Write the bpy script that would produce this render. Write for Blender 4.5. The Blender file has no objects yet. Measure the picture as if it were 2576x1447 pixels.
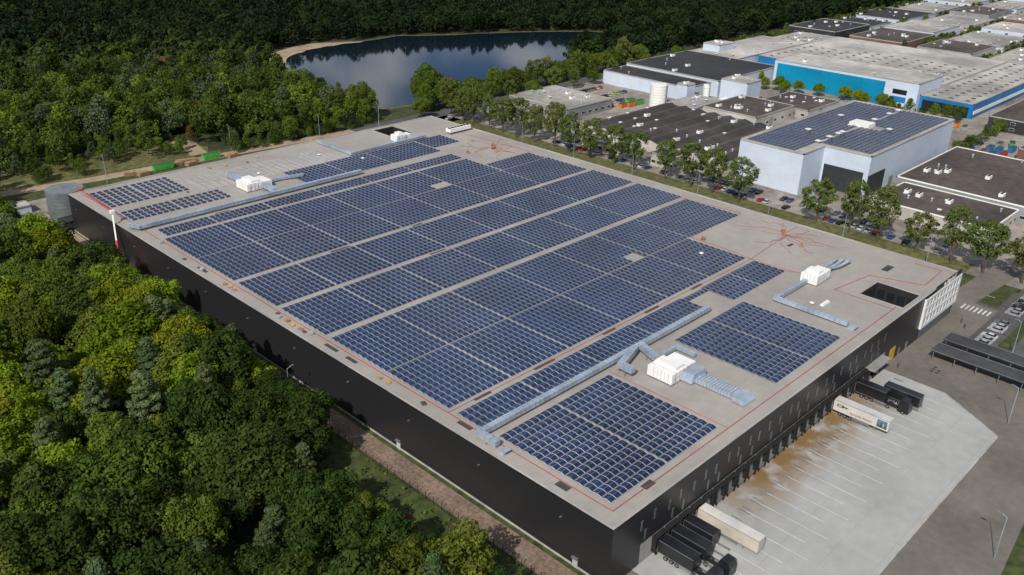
import bpy, math, random
import numpy as np
from mathutils import Vector, Matrix
rnd=random.Random(7); RS=np.random.RandomState(5)
sc=bpy.context.scene; COL=sc.collection
KIDS={}
# ---------------------------------------------------------------- materials
def M(name,c,rough=.7,metal=0,var=.2,scale=.5,c2=None,bump=0,lines=(),spec=.4,big=.25,objrand=0):
    m=bpy.data.materials.new(name); m.use_nodes=True; nt=m.node_tree; N=nt.nodes; L=nt.links
    b=N['Principled BSDF']; b.inputs['Roughness'].default_value=rough; b.inputs['Metallic'].default_value=metal
    b.inputs['Specular IOR Level'].default_value=spec
    g=N.new('ShaderNodeNewGeometry')
    n=N.new('ShaderNodeTexNoise'); n.inputs['Scale'].default_value=scale; n.inputs['Detail'].default_value=6
    L.new(g.outputs['Position'],n.inputs['Vector'])
    n2=N.new('ShaderNodeTexNoise'); n2.inputs['Scale'].default_value=scale*.13; n2.inputs['Detail'].default_value=4
    L.new(g.outputs['Position'],n2.inputs['Vector'])
    r=N.new('ShaderNodeMapRange'); r.inputs[1].default_value=.3; r.inputs[2].default_value=.7
    L.new(n.outputs['Fac'],r.inputs[0])
    mx=N.new('ShaderNodeMix'); mx.data_type='RGBA'
    a=[max(0,x*(1-var)) for x in c]; d=list(c2) if c2 else [x*(1+var) for x in c]
    mx.inputs['A'].default_value=(*a,1); mx.inputs['B'].default_value=(*d,1)
    L.new(r.outputs[0],mx.inputs['Factor'])
    out=mx.outputs['Result']
    r2=N.new('ShaderNodeMapRange'); r2.inputs[1].default_value=.35; r2.inputs[2].default_value=.65; r2.inputs[3].default_value=1-big; r2.inputs[4].default_value=1+big*.4
    L.new(n2.outputs['Fac'],r2.inputs[0])
    v=N.new('ShaderNodeVectorMath'); v.operation='SCALE'; L.new(out,v.inputs[0]); L.new(r2.outputs[0],v.inputs['Scale']); out=v.outputs[0]
    if objrand:
        oi=N.new('ShaderNodeObjectInfo'); r3=N.new('ShaderNodeMapRange'); r3.inputs[3].default_value=1-objrand; r3.inputs[4].default_value=1+objrand
        L.new(oi.outputs['Random'],r3.inputs[0]); v=N.new('ShaderNodeVectorMath'); v.operation='SCALE'; L.new(out,v.inputs[0]); L.new(r3.outputs[0],v.inputs['Scale']); out=v.outputs[0]
    if lines:
        sp=N.new('ShaderNodeSeparateXYZ'); L.new(g.outputs['Position'],sp.inputs[0])
        for ax,per,w,lc in lines:
            q=N.new('ShaderNodeMath'); q.operation='DIVIDE'; L.new(sp.outputs[ax],q.inputs[0]); q.inputs[1].default_value=per
            f=N.new('ShaderNodeMath'); f.operation='FRACT'; L.new(q.outputs[0],f.inputs[0])
            t=N.new('ShaderNodeMath'); t.operation='LESS_THAN'; L.new(f.outputs[0],t.inputs[0]); t.inputs[1].default_value=w/per
            k=N.new('ShaderNodeMix'); k.data_type='RGBA'; L.new(t.outputs[0],k.inputs['Factor']); L.new(out,k.inputs['A']); k.inputs['B'].default_value=(*lc,1); out=k.outputs['Result']
    L.new(out,b.inputs['Base Color'])
    if bump:
        bp=N.new('ShaderNodeBump'); bp.inputs['Strength'].default_value=bump; bp.inputs['Distance'].default_value=.3; L.new(n.outputs['Fac'],bp.inputs['Height']); L.new(bp.outputs[0],b.inputs['Normal'])
    return m
def foliage(name,c,c2,sc1=.5,objr=.25,attr=False):
    m=bpy.data.materials.new(name); m.use_nodes=True; nt=m.node_tree; N=nt.nodes; L=nt.links
    N.remove(N['Principled BSDF'])
    g=N.new('ShaderNodeNewGeometry'); n=N.new('ShaderNodeTexNoise'); n.inputs['Scale'].default_value=sc1; n.inputs['Detail'].default_value=3
    L.new(g.outputs['Position'],n.inputs['Vector'])
    r=N.new('ShaderNodeMapRange'); r.inputs[1].default_value=.35; r.inputs[2].default_value=.65; L.new(n.outputs['Fac'],r.inputs[0])
    mx=N.new('ShaderNodeMix'); mx.data_type='RGBA'; mx.inputs['A'].default_value=(*c,1); mx.inputs['B'].default_value=(*c2,1); L.new(r.outputs[0],mx.inputs['Factor']); out=mx.outputs['Result']
    if attr:
        at=N.new('ShaderNodeAttribute'); at.attribute_name='tint'
        v=N.new('ShaderNodeVectorMath'); v.operation='MULTIPLY'; L.new(out,v.inputs[0]); L.new(at.outputs['Color'],v.inputs[1]); out=v.outputs[0]
    else:
        oi=N.new('ShaderNodeObjectInfo'); hs=N.new('ShaderNodeHueSaturation')
        a=N.new('ShaderNodeMapRange'); a.inputs[3].default_value=1-objr; a.inputs[4].default_value=1+objr; L.new(oi.outputs['Random'],a.inputs[0]); L.new(a.outputs[0],hs.inputs['Value'])
        q=N.new('ShaderNodeMath'); q.operation='MULTIPLY'; q.inputs[1].default_value=7.3; L.new(oi.outputs['Random'],q.inputs[0]); f=N.new('ShaderNodeMath'); f.operation='FRACT'; L.new(q.outputs[0],f.inputs[0])
        h=N.new('ShaderNodeMapRange'); h.inputs[3].default_value=.47; h.inputs[4].default_value=.515; L.new(f.outputs[0],h.inputs[0]); L.new(h.outputs[0],hs.inputs['Hue']); L.new(out,hs.inputs['Color']); out=hs.outputs['Color']
    d=N.new('ShaderNodeBsdfDiffuse'); t=N.new('ShaderNodeBsdfTranslucent'); L.new(out,d.inputs['Color']); L.new(out,t.inputs['Color'])
    s=N.new('ShaderNodeMixShader'); s.inputs[0].default_value=.28; L.new(d.outputs[0],s.inputs[1]); L.new(t.outputs[0],s.inputs[2]); L.new(s.outputs[0],N['Material Output'].inputs['Surface'])
    return m
MT={}
def mk(k,*a,**kw): MT[k]=M(k,*a,**kw)
mk('roof_membrane',(.315,.292,.27),.75,var=.07,scale=.35,big=.13,lines=[(1,1.6,.06,(.255,.238,.222)),(0,12,.07,(.255,.238,.222))])
mk('parapet',(.36,.345,.33),.6,var=.08)
mk('black_cladding',(.010,.011,.013),.36,var=.15,scale=.2,lines=[(2,1.1,.05,(.02,.02,.022)),(0,6,.06,(.018,.018,.02)),(1,6,.06,(.018,.018,.02))],spec=.4)
mk('black_panel',(.014,.014,.016),.35,var=.1)
mk('dark_well',(.016,.016,.018),.8)
mk('dock_band',(.3,.3,.29),.7,var=.1,lines=[(0,2.1,.05,(.15,.15,.15))])
mk('dark_rubber',(.012,.012,.012),.8)
mk('door_white',(.45,.45,.44),.5,var=.05)
mk('galv',(.45,.53,.63),.33,metal=.45,var=.12,scale=1.5)
mk('white_paint',(.76,.76,.74),.45,var=.05,scale=1,big=.08)
mk('office_white',(.66,.67,.68),.5,var=.03,big=.05)
mk('glass_dark',(.015,.018,.022),.15,var=.1,spec=.5)
mk('glass_blue',(.06,.09,.12),.1,var=.1,spec=.8)
mk('pv_glass',(.011,.027,.08),.22,var=.25,scale=.12,spec=.5,objrand=.12)
mk('pv_frame',(.27,.31,.37),.45,metal=.2,var=.1)
mk('rail',(.62,.63,.64),.4,metal=.1,var=.1)
mk('red_cable',(.36,.04,.03),.6,var=.2)
mk('red_paint',(.5,.02,.02),.4,var=.1)
mk('yellow',(.55,.36,.04),.5,var=.15)
mk('wood',(.32,.21,.11),.8,var=.3,scale=3)
mk('mat_dark',(.05,.052,.055),.9,var=.2)
mk('steel',(.3,.31,.32),.4,metal=.6,var=.1)
mk('tank_steel',(.2,.235,.24),.45,metal=.4,var=.15,lines=[(2,1.2,.1,(.12,.15,.16))])
mk('asphalt',(.085,.083,.08),.85,var=.2,scale=.6)
mk('paving',(.26,.235,.205),.85,var=.25,scale=.25,big=.4)
mk('pavers',(.155,.138,.122),.85,var=.12,scale=.5,big=.22,lines=[(0,6,.06,(.125,.11,.1)),(1,6,.06,(.125,.11,.1))])
mk('sand',(.33,.255,.175),.95,var=.25,scale=.6)
mk('path_gravel',(.2,.145,.11),.95,var=.35,scale=1.2,bump=.3)
mk('grass',(.032,.052,.014),.95,var=.4,scale=.5,c2=(.075,.09,.025),bump=.5)
mk('verge_grass',(.08,.1,.028),.95,var=.4,scale=.4,c2=(.155,.145,.05),bump=.5)
mk('forest_floor',(.026,.036,.012),.95,var=.4,scale=.2,c2=(.048,.058,.02))
mk('line_white',(.6,.6,.58),.7,var=.15,scale=2)
mk('line_grey',(.42,.42,.4),.7,var=.2)
mk('kerb',(.38,.37,.35),.8)
mk('roof_dark',(.03,.03,.034),.8,var=.2,scale=.3,big=.3)
mk('roof_dark_brown',(.045,.04,.038),.8,var=.25,scale=.3,big=.4)
mk('roof_brown',(.075,.06,.052),.85,var=.3,scale=.3,big=.4)
mk('roof_grey',(.33,.32,.3),.75,var=.2,scale=.2,big=.4,lines=[(0,5,.25,(.24,.23,.22))])
mk('roof_light',(.42,.4,.37),.75,var=.2,scale=.2,big=.4,lines=[(1,4,.2,(.33,.31,.29))])
mk('wall_white',(.5,.57,.67),.6,var=.05,scale=.3,big=.1,lines=[(2,2.6,.06,(.42,.48,.57))])
mk('wall_cream',(.45,.43,.39),.7,var=.1)
mk('wall_grey',(.25,.26,.27),.7,var=.1)
mk('wall_brick',(.17,.095,.06),.85,var=.2,scale=2)
mk('wall_dark',(.03,.032,.036),.6)
mk('blue',(.0,.21,.38),.45,var=.08,lines=[(1,4,.12,(.0,.16,.3))])
mk('blue2',(.01,.16,.42),.45,var=.08)
mk('green_paint',(.06,.42,.06),.5,var=.15)
mk('orange_paint',(.6,.17,.02),.5,var=.1)
mk('bark',(.09,.07,.05),.9,var=.3,scale=3,bump=.5)
mk('tyre',(.015,.015,.015),.85)
mk('trailer_white',(.55,.54,.51),.45,var=.08)
mk('trailer_beige',(.47,.43,.36),.5,var=.1)
mk('truck_black',(.012,.013,.016),.3,spec=.6)
mk('poster_blue',(.09,.16,.26),.5); mk('poster_green',(.07,.1,.03),.5); mk('letter_red',(.22,.06,.05),.5)
mk('cloth',(.04,.05,.09),.8)
for k,c in dict(car_white=(.65,.65,.65),car_black=(.015,.015,.018),car_grey=(.16,.17,.18),car_silver=(.42,.43,.45),car_red=(.4,.02,.02),car_blue=(.02,.06,.25),car_green=(.3,.45,.03)).items(): mk(k,c,.25,metal=.2,var=.03,spec=.7)
MT['leaf_bright']=foliage('leaf_bright',(.1,.155,.012),(.19,.25,.022))
MT['leaf_mid']=foliage('leaf_mid',(.058,.096,.015),(.118,.16,.028))
MT['leaf_street']=foliage('leaf_street',(.075,.11,.025),(.14,.18,.05),objr=.15)
MT['leaf_dark']=foliage('leaf_dark',(.026,.05,.012),(.055,.088,.02))  # dark green, also used to paint shade into the near-left crowns
MT['leaf_pine']=foliage('leaf_pine',(.07,.11,.042),(.13,.175,.075))
MT['leaf_rust']=foliage('leaf_rust',(.15,.07,.03),(.24,.12,.05))
MT['leaf_far']=foliage('leaf_far',(.6,.6,.6),(1.25,1.25,1.2),.08,attr=True)
m=M('apron_concrete',(.345,.35,.345),.8,var=.06,scale=.4,big=.12,lines=[(0,8.4,.06,(.25,.25,.245)),(1,8,.06,(.25,.25,.245))])
nt=m.node_tree;N=nt.nodes;L=nt.links;b=N['Principled BSDF'];src=b.inputs['Base Color'].links[0].from_socket
g=N.new('ShaderNodeNewGeometry');sp=N.new('ShaderNodeSeparateXYZ');L.new(g.outputs['Position'],sp.inputs[0])
n=N.new('ShaderNodeTexNoise');n.inputs['Scale'].default_value=.22;n.inputs['Detail'].default_value=7;L.new(g.outputs['Position'],n.inputs['Vector'])
def mrange(s,a,b_,c=0,d=1):
    r=N.new('ShaderNodeMapRange');L.new(s,r.inputs[0]);r.inputs[1].default_value=a;r.inputs[2].default_value=b_;r.inputs[3].default_value=c;r.inputs[4].default_value=d;return r.outputs[0]
def mul(a,b_):
    q=N.new('ShaderNodeMath');q.operation='MULTIPLY';L.new(a,q.inputs[0]);L.new(b_,q.inputs[1]);return q.outputs[0]
f=mul(mul(mrange(n.outputs['Fac'],.33,.52),mrange(sp.outputs[1],-13,-3)),mul(mrange(sp.outputs[0],26,50),mrange(sp.outputs[0],112,90)))
k=N.new('ShaderNodeMix');k.data_type='RGBA';L.new(f,k.inputs['Factor']);L.new(src,k.inputs['A']);k.inputs['B'].default_value=(.19,.115,.045,1);L.new(k.outputs['Result'],b.inputs['Base Color'])
MT['apron_concrete']=m
m=bpy.data.materials.new('water');m.use_nodes=True;b=m.node_tree.nodes['Principled BSDF'];b.inputs['Base Color'].default_value=(.006,.013,.022,1);b.inputs['Roughness'].default_value=.05;b.inputs['IOR'].default_value=1.33;b.inputs['Specular IOR Level'].default_value=.75
n=m.node_tree.nodes.new('ShaderNodeTexNoise');n.inputs['Scale'].default_value=.7;n.inputs['Detail'].default_value=4;g=m.node_tree.nodes.new('ShaderNodeNewGeometry');m.node_tree.links.new(g.outputs['Position'],n.inputs['Vector'])
bp=m.node_tree.nodes.new('ShaderNodeBump');bp.inputs['Strength'].default_value=.1;bp.inputs['Distance'].default_value=.12;m.node_tree.links.new(n.outputs['Fac'],bp.inputs['Height']);m.node_tree.links.new(bp.outputs[0],b.inputs['Normal']);MT['water']=m
# ---------------------------------------------------------------- builders
def empty(name,loc,label,cat,rot=0,group=None):
    o=bpy.data.objects.new(name,None); o.empty_display_size=.5; o.location=loc; o.rotation_euler[2]=rot; COL.objects.link(o)
    o['label']=label; o['category']=cat
    if group: o['group']=group
    return o
def meta(o,label=None,cat=None,group=None,kind=None):
    if label:o['label']=label
    if cat:o['category']=cat
    if group:o['group']=group
    if kind:o['kind']=kind
    return o
class B:
    def __init__(s): s.v=[];s.f=[];s.m=[];s.mats=[]
    def mi(s,k):
        if k not in s.mats: s.mats.append(k)
        return s.mats.index(k)
    def add(s,vs,fs,k):
        o=len(s.v); s.v+=[tuple(p) for p in vs]; i=s.mi(k)
        for f in fs: s.f.append([o+j for j in f]); s.m.append(i)
        return s
    def quad(s,p,k): return s.add(p,[list(range(len(p)))],k)
    def box(s,x0,x1,y0,y1,z0,z1,k,top=None):
        v=[(x0,y0,z0),(x1,y0,z0),(x1,y1,z0),(x0,y1,z0),(x0,y0,z1),(x1,y0,z1),(x1,y1,z1),(x0,y1,z1)]
        s.add(v,[[0,3,2,1],[0,1,5,4],[1,2,6,5],[2,3,7,6],[3,0,4,7]],k); s.add(v[4:],[[0,1,2,3]],top or k); return s
    def prism(s,prof,y0,y1,k):
        n=len(prof); v=[(x,y0,z) for x,z in prof]+[(x,y1,z) for x,z in prof]
        return s.add(v,[list(range(n))[::-1],list(range(n,2*n))]+[[i,(i+1)%n,n+(i+1)%n,n+i] for i in range(n)],k)
    def tube(s,p0,p1,r0,r1=None,n=8,k='steel',cap=True):
        r1=r0 if r1 is None else r1; p0=Vector(p0);p1=Vector(p1);d=(p1-p0).normalized();a=d.orthogonal().normalized();c=d.cross(a)
        v=[p0+(a*math.cos(t)+c*math.sin(t))*r0 for t in [2*math.pi*i/n for i in range(n)]]+[p1+(a*math.cos(t)+c*math.sin(t))*r1 for t in [2*math.pi*i/n for i in range(n)]]
        f=[[i,(i+1)%n,n+(i+1)%n,n+i] for i in range(n)]
        if cap:f+=[list(range(n))[::-1],list(range(n,2*n))]
        return s.add(v,f,k)
    def beam(s,p0,p1,w,h,k):
        p0=Vector(p0);p1=Vector(p1);d=(p1-p0).normalized();up=Vector((0,0,1)) if abs(d.z)<.95 else Vector((0,1,0));a=d.cross(up).normalized()*w/2;c=a.cross(d).normalized()*h/2
        v=[p+q for p in(p0,p1) for q in(-a-c,a-c,a+c,-a+c)]
        return s.add(v,[[0,1,2,3],[7,6,5,4],[0,4,5,1],[1,5,6,2],[2,6,7,3],[3,7,4,0]],k)
    def frust(s,x0,x1,y0,y1,z0,X0,X1,Y0,Y1,z1,k,top=None):
        v=[(x0,y0,z0),(x1,y0,z0),(x1,y1,z0),(x0,y1,z0),(X0,Y0,z1),(X1,Y0,z1),(X1,Y1,z1),(X0,Y1,z1)]
        s.add(v,[[0,3,2,1],[0,1,5,4],[1,2,6,5],[2,3,7,6],[3,0,4,7]],k); return s.add(v[4:],[[0,1,2,3]],top or k)
    def mesh(s,name):
        me=bpy.data.meshes.new(name); me.from_pydata(s.v,[],s.f)
        for k in s.mats: me.materials.append(MT[k])
        me.polygons.foreach_set('material_index',s.m); me.update(); return me
    def obj(s,name,parent=None,loc=(0,0,0),rot=0,label=None,cat=None,group=None,kind=None,me=None):
        o=bpy.data.objects.new(name,me or s.mesh(name)); o.location=loc; o.rotation_euler[2]=rot; COL.objects.link(o)
        if parent: o.parent=parent; KIDS.setdefault(parent.name,[]).append(o)
        return meta(o,label,cat,group,kind)
def child(name,me,parent,loc=(0,0,0),rot=0):
    o=bpy.data.objects.new(name,me); o.location=loc; o.rotation_euler[2]=rot; o.parent=parent; COL.objects.link(o); KIDS.setdefault(parent.name,[]).append(o); return o
USED=set()
def put(root,loc,rot=0,s=1,label=None):
    if root.name not in USED:
        USED.add(root.name); o=root
    else:
        o=root.copy(); COL.objects.link(o)
        for c in KIDS.get(root.name,[]):
            c2=c.copy(); c2.parent=o; COL.objects.link(c2)
            for e in KIDS.get(c.name,[]):
                e2=e.copy(); e2.parent=c2; COL.objects.link(e2)
    o.location=loc; o.rotation_euler[2]=rot; o.scale=(s,s,s) if not isinstance(s,tuple) else s
    if label:o['label']=label
    return o
def text(body,size,X,Y,loc,k,name,parent,ext=.02):
    cu=bpy.data.curves.new('t','FONT'); cu.body=body; cu.size=size; cu.extrude=ext; cu.align_x='CENTER'
    t=bpy.data.objects.new('t',cu); COL.objects.link(t); dg=bpy.context.evaluated_depsgraph_get(); me=bpy.data.meshes.new_from_object(t.evaluated_get(dg)); bpy.data.objects.remove(t)
    me.materials.clear(); me.materials.append(MT[k]); X=Vector(X);Y=Vector(Y);Z=X.cross(Y)
    m=Matrix((X,Y,Z)).transposed().to_4x4(); m.translation=Vector(loc); me.transform(m)
    return child(name,me,parent)
def sheet(name,pts,z,k,kind='structure'):
    b=B(); b.quad([(x,y,z) for x,y in pts],k); return b.obj(name,kind=kind)
def rect(x0,x1,y0,y1): return [(x0,y0),(x1,y0),(x1,y1),(x0,y1)]
def smooth_closed(pts,n=6,jit=0):
    out=[];m=len(pts);q_=random.Random(3)
    for i in range(m):
        p0,p1,p2,p3=[np.array(pts[(i+j)%m],float) for j in(-1,0,1,2)]
        for q in range(n):
            t=q/n; p=.5*((2*p1)+(-p0+p2)*t+(2*p0-5*p1+4*p2-p3)*t*t+(-p0+3*p1-3*p2+p3)*t**3); out.append((p[0]+q_.uniform(-jit,jit),p[1]+q_.uniform(-jit,jit)))
    return out
# ---------------------------------------------------------------- ground
sheet('ground',rect(-3000,5000,-3000,5000),0,'forest_floor')
sheet('grass_field',rect(-14,205,240,294),.01,'grass')
sheet('grass_verge',rect(-24,0,-40,240),.01,'grass')
sheet('clearing_grass',[(-5,296),(30,292),(80,292),(85,302),(70,318),(30,330),(5,325)],.02,'verge_grass')
sheet('clearing_sand',[(72,293),(80,293),(84,312),(80,325),(74,322),(76,310)],.03,'sand')
sheet('gravel_path',rect(-6.5,-1.2,-60,240),.02,'path_gravel')
sheet('sandy_path',rect(-7.5,-.5,176,262),.03,'sand')
sheet('back_track',[(-20,293),(29,285.5),(82,282),(180,275),(205,275),(205,282),(180,281),(82,288.5),(29,292),(-20,300)],.03,'sand')
sheet('service_road',rect(-16,170,262,279),.025,'paving')
sheet('industrial_paving',rect(198,1300,-60,277),.01,'paving')
sheet('street_verge',rect(196,207.5,8,262),.02,'verge_grass')
sheet('street',rect(176,194,-200,276),.03,'asphalt')
sheet('lake_road',[(150,272),(900,292),(900,301),(150,283)],.04,'asphalt')
sheet('yard_pavers',rect(-8,176,-75,0),.012,'pavers')
sheet('concrete_apron',[(7,0),(115,0),(115,-17),(104.3,-33),(7,-33)],.03,'apron_concrete')
sheet('grass_bank',[(-8,-55),(56,-49.5),(96,-45.8),(130,-58),(130,-120),(-8,-120)],.03,'grass')
b=B()
b.box(7,104,-33.3,-33.0,0,.12,'kerb'); b.beam((104.4,-33.1,.06),(115.1,-17,.06),.3,.12,'kerb'); b.box(115,115.3,-17,-.5,0,.12,'kerb'); b.obj('yard_kerb',kind='structure')
b=B()
for i in range(24):
    x=12.4+4.2*i
    b.box(x-.07,x+.07,-22 if i%2 else -19,-6,.035,.04,'line_white')
b.obj('yard_marking',kind='structure')
b=B()
for i in range(7): b.box(169.5,173.5,-1.4-i*1.25,-.9-i*1.25,.05,.055,'line_white')
for i in range(40): b.box(207.6,213,20+i*5.6,20.1+i*5.6,.03,.035,'line_grey'); 
for i in range(30): b.box(216,221,20+i*5.6,20.1+i*5.6,.03,.035,'line_grey')
for i in range(38): b.box(184.9,185.1,-60+i*9,-56+i*9,.035,.04,'line_white')
b.obj('road_marking',kind='structure')
lake=[(182,314),(190,340),(197,372),(203.6,415),(214,440),(232,458),(261,471),(297,471),(333,473),(372,452),(419,430),(468,397),(474,380),(466,365),(412,343),(380,335),(347,322),(310,317),(279,306),(250,309),(225,304),(200,303)]
cx=sum(p[0] for p in lake)/len(lake);cy=sum(p[1] for p in lake)/len(lake)
def grow(P,d): return [(x+(x-cx)/math.hypot(x-cx,y-cy)*d,y+(y-cy)/math.hypot(x-cx,y-cy)*d) for x,y in P]
sheet('lake_bank',smooth_closed(grow(lake,3.5),5,1.4),.02,'verge_grass')
sheet('beach',smooth_closed([(193,395),(196,425),(204,453),(226,474),(262,486),(290,478),(300,466),(262,440),(215,390)],4,1),.038,'sand')
sheet('lake_water',smooth_closed(lake,5,1.5),.05,'water')
# ---------------------------------------------------------------- warehouse
WX,WY,H=163.5,237.7,13.7
wh=empty('warehouse',(0,0,0),'huge black flat-roofed warehouse covered with solar panels','warehouse')
holes=[(126.5,138.3,1.5,13.8),(128,139,221,235)]
b=B();z=13.45
xs=sorted({.45,WX-.45,*[h[0] for h in holes],*[h[1] for h in holes]});ys=sorted({.45,WY-.45,*[h[2] for h in holes],*[h[3] for h in holes]})
for i in range(len(xs)-1):
    for j in range(len(ys)-1):
        mx,my=(xs[i]+xs[i+1])/2,(ys[j]+ys[j+1])/2
        if any(h[0]<mx<h[1] and h[2]<my<h[3] for h in holes): continue
        b.quad([(xs[i],ys[j],z),(xs[i+1],ys[j],z),(xs[i+1],ys[j+1],z),(xs[i],ys[j+1],z)],'roof_membrane')
roof=b.obj('roof',wh)
b=B()
for (x0,x1,y0,y1) in [(0,WX,0,.45),(0,WX,WY-.45,WY),(0,.45,.45,WY-.45),(WX-.45,WX,.45,WY-.45)]: b.box(x0,x1,y0,y1,13.3,H,'parapet')
b.obj('parapet',wh)
for h in holes:
    b=B();x0,x1,y0,y1=h;zb=7
    b.quad([(x0,y0,zb),(x1,y0,zb),(x1,y1,zb),(x0,y1,zb)],'dark_well')
    P=[(x0,y0),(x1,y0),(x1,y1),(x0,y1)]
    for i in range(4):
        p,q=P[i],P[(i+1)%4]; b.quad([(*p,zb),(*q,zb),(*q,z+.12),(*p,z+.12)],'dark_well')
    for i in range(4): b.beam((*P[i],z+.1),(*P[(i+1)%4],z+.1),.2,.24,'parapet')
    for i in range(4): b.box(x1-.06,x1-.02,y0+1+i*2.9,y0+3.2+i*2.9,zb+1.5,zb+4.5,'glass_dark')
    b.obj('light_well',wh)
b=B()
b.quad([(0,WY,0),(0,0,0),(0,0,13.3),(0,WY,13.3)],'black_cladding')
b.quad([(WX,0,0),(WX,WY,0),(WX,WY,13.3),(WX,0,13.3)],'black_cladding')
b.quad([(WX,WY,0),(0,WY,0),(0,WY,13.3),(WX,WY,13.3)],'black_cladding')
b.quad([(0,0,0),(9,0,0),(9,0,13.3),(0,0,13.3)],'black_cladding')
b.quad([(9,0,4.9),(116,0,4.9),(116,0,13.3),(9,0,13.3)],'black_cladding')
b.quad([(9,0,0),(116,0,0),(116,0,4.9),(9,0,4.9)],'dock_band')
b.quad([(116,0,0),(WX,0,0),(WX,0,13.3),(116,0,13.3)],'black_cladding')
b.obj('wall',wh)
b=B(); b.box(-.08,0,-.08,WY,0,.5,'kerb'); b.obj('plinth',wh)
b=B(); b.box(-.05,0,-.05,WY,13.25,13.6,'black_panel'); b.box(0,WX,-.05,0,13.25,13.6,'black_panel'); b.obj('roof_trim',wh)
b=B()
b.box(-1.75,-1.45,-.9,0,1.0,4.4,'dark_rubber'); b.box(1.45,1.75,-.9,0,1.0,4.4,'dark_rubber'); b.frust(-1.8,1.8,-.95,0,4.4,-1.8,1.8,-.75,0,4.75,'dark_rubber')
sh=b.mesh('dock_shelter')
b=B(); b.box(-1.4,1.4,-.12,-.02,1.15,4.3,'dock_band'); b.box(-1.45,1.45,-.3,-.02,3.4,4.4,'dark_rubber')
for q in range(4): b.box(-1.4,1.4,-.14,-.12,1.6+q*.7,1.65+q*.7,'dark_rubber')
dr=b.mesh('dock_door')
b=B(); b.box(-1.5,1.5,-.8,-.02,.75,1.15,'steel'); b.box(-1.5,-1.1,-1.0,-.8,.5,1.1,'dark_rubber'); b.box(1.1,1.5,-1.0,-.8,.5,1.1,'dark_rubber'); pl=b.mesh('dock_platform')
for i in range(24):
    x=14.5+4.2*i
    o=empty('loading_dock',(x,0,0),'','',0); del o['label'];del o['category']; o.parent=wh; KIDS.setdefault(wh.name,[]).append(o)
    child('dock_shelter',sh,o);child('dock_door',dr,o);child('dock_platform',pl,o)
b=B(); b.box(-.28,.28,-.06,-.01,0,2.3,'steel'); b.box(-.2,.2,-.09,-.06,.08,2.2,'glass_blue'); wn=b.mesh('window')
for i in range(26):
    x=9+4.2*i+rnd.uniform(-.6,.6); child('window',wn,wh,(x,0,8.9 if i%2 else 8.3))
    if i%3!=1: child('window',wn,wh,(x+1.4,0,5.6))
b=B(); b.box(-1.6,1.6,-.15,-.02,0,4.2,'yellow'); b.obj('roller_door',wh,(121,0,0),label='yellow roller door')
for x in(126,131): 
    b=B(); b.box(-.6,.6,-.12,-.02,0,2.3,'steel'); b.obj('door',wh,(x,0,0))
b=B(); b.box(104,114,-2.6,-.05,4.4,4.8,'dock_band'); b.obj('canopy',wh)
b=B(); b.box(-.5,0,-.15,.15,0,.12,'steel'); wl=b.mesh('wall_lamp')
for y in range(12,236,22): child('wall_lamp',wl,wh,(-.0,y,9.5))
b=B(); b.box(-.6,0,-.7,.7,0,.25,'steel'); b.box(-.14,0,-.6,.6,-2.2,0,'door_white'); ed=b.mesh('emergency_door')
for y in (8,60,120,180): child('emergency_door',ed,wh,(-.02,y,2.2))
of=empty('office_facade',(138.4,0,0),'','');del of['label'];del of['category'];of.parent=wh;KIDS[wh.name].append(of)
b=B()
zz=[3.9,4.7,6.7,7.4,9.4,10.1,12.1,12.9]
for q in range(0,8,2): b.box(0,25.6,-.6,-.35,zz[q],zz[q+1],'office_white')
for q in range(3):
    za,zb=zz[q*2+1],zz[q*2+2]
    for i in range(11):
        x=i*2.46; a=.1 if (i+q)%2 else -.08
        v=[(x+a,-.6,za),(x+a+.9,-.6,za),(x+.9-a,-.6,zb),(x-a,-.6,zb),(x+a,-.35,za),(x+a+.9,-.35,za),(x+.9-a,-.35,zb),(x-a,-.35,zb)]
        v=[(min(25.6,max(0,p[0])),p[1],p[2]) for p in v]
        b.add(v,[[0,1,2,3],[1,5,6,2],[4,0,3,7]],'office_white')
b.box(25.6,26.0,-.6,9,3.9,12.9,'office_white'); b.box(-.3,0,-.6,-.02,3.9,12.9,'office_white'); b.box(-.3,25.6,-.6,-.02,3.6,3.9,'office_white'); b.obj('facade_frame',of)
b=B(); b.box(.05,25.5,-.3,-.03,4.0,12.8,'glass_dark'); b.obj('facade_glazing',of)
b=B(); 
for i in range(9): b.box(.6+i*2.6,2.9+i*2.6,-.14,-.03,.3,3.4,'glass_blue')
b.obj('shopfront_glazing',of)
b=B(); b.box(7,25.6,-.35,-.06,12.95,14.5,'black_panel'); b.obj('sign_board',of)
text('de Bijenkorf',1.9,(1,0,0),(0,0,1),(16.4,-.39,13.2),'white_paint','sign_lettering',of)
# ---------------------------------------------------------------- solar panels
def blk(x0,x1,y0,y1,z=13.45,gx=(),gy=(),px=1.70,py=2.16,skip=(),gw=.42):
    out=[];rails=[]
    segs=[]; a=x0
    for g_ in list(gx)+[x1]: segs.append((a,g_-gw/2 if g_!=x1 else g_)); a=g_+gw/2
    ysg=[]; a=y0
    for g_ in list(gy)+[y1]: ysg.append((a,g_-.15 if g_!=y1 else g_)); a=g_+.15
    for ya,yb in ysg:
        nt_=max(1,int((yb-ya)/py+.3))
        for j in range(nt_):
            yc=ya+(j+.5)*(yb-ya)/nt_
            for xa,xb in segs:
                n=max(1,int((xb-xa)/px+.3)); pp=(xb-xa)/n
                for i in range(n):
                    xc=xa+(i+.5)*pp
                    if any(s[0]<xc<s[1] and s[2]<yc<s[3] for s in skip): continue
                    out.append((xc,yc-.52,z,1)); out.append((xc,yc+.52,z,-1)); rails.append((xc-pp/2,yc,z))
                    if i==n-1: rails.append((xc+pp/2,yc,z))
    return out,rails
GX=(24,44,64.5,85,105)
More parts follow.
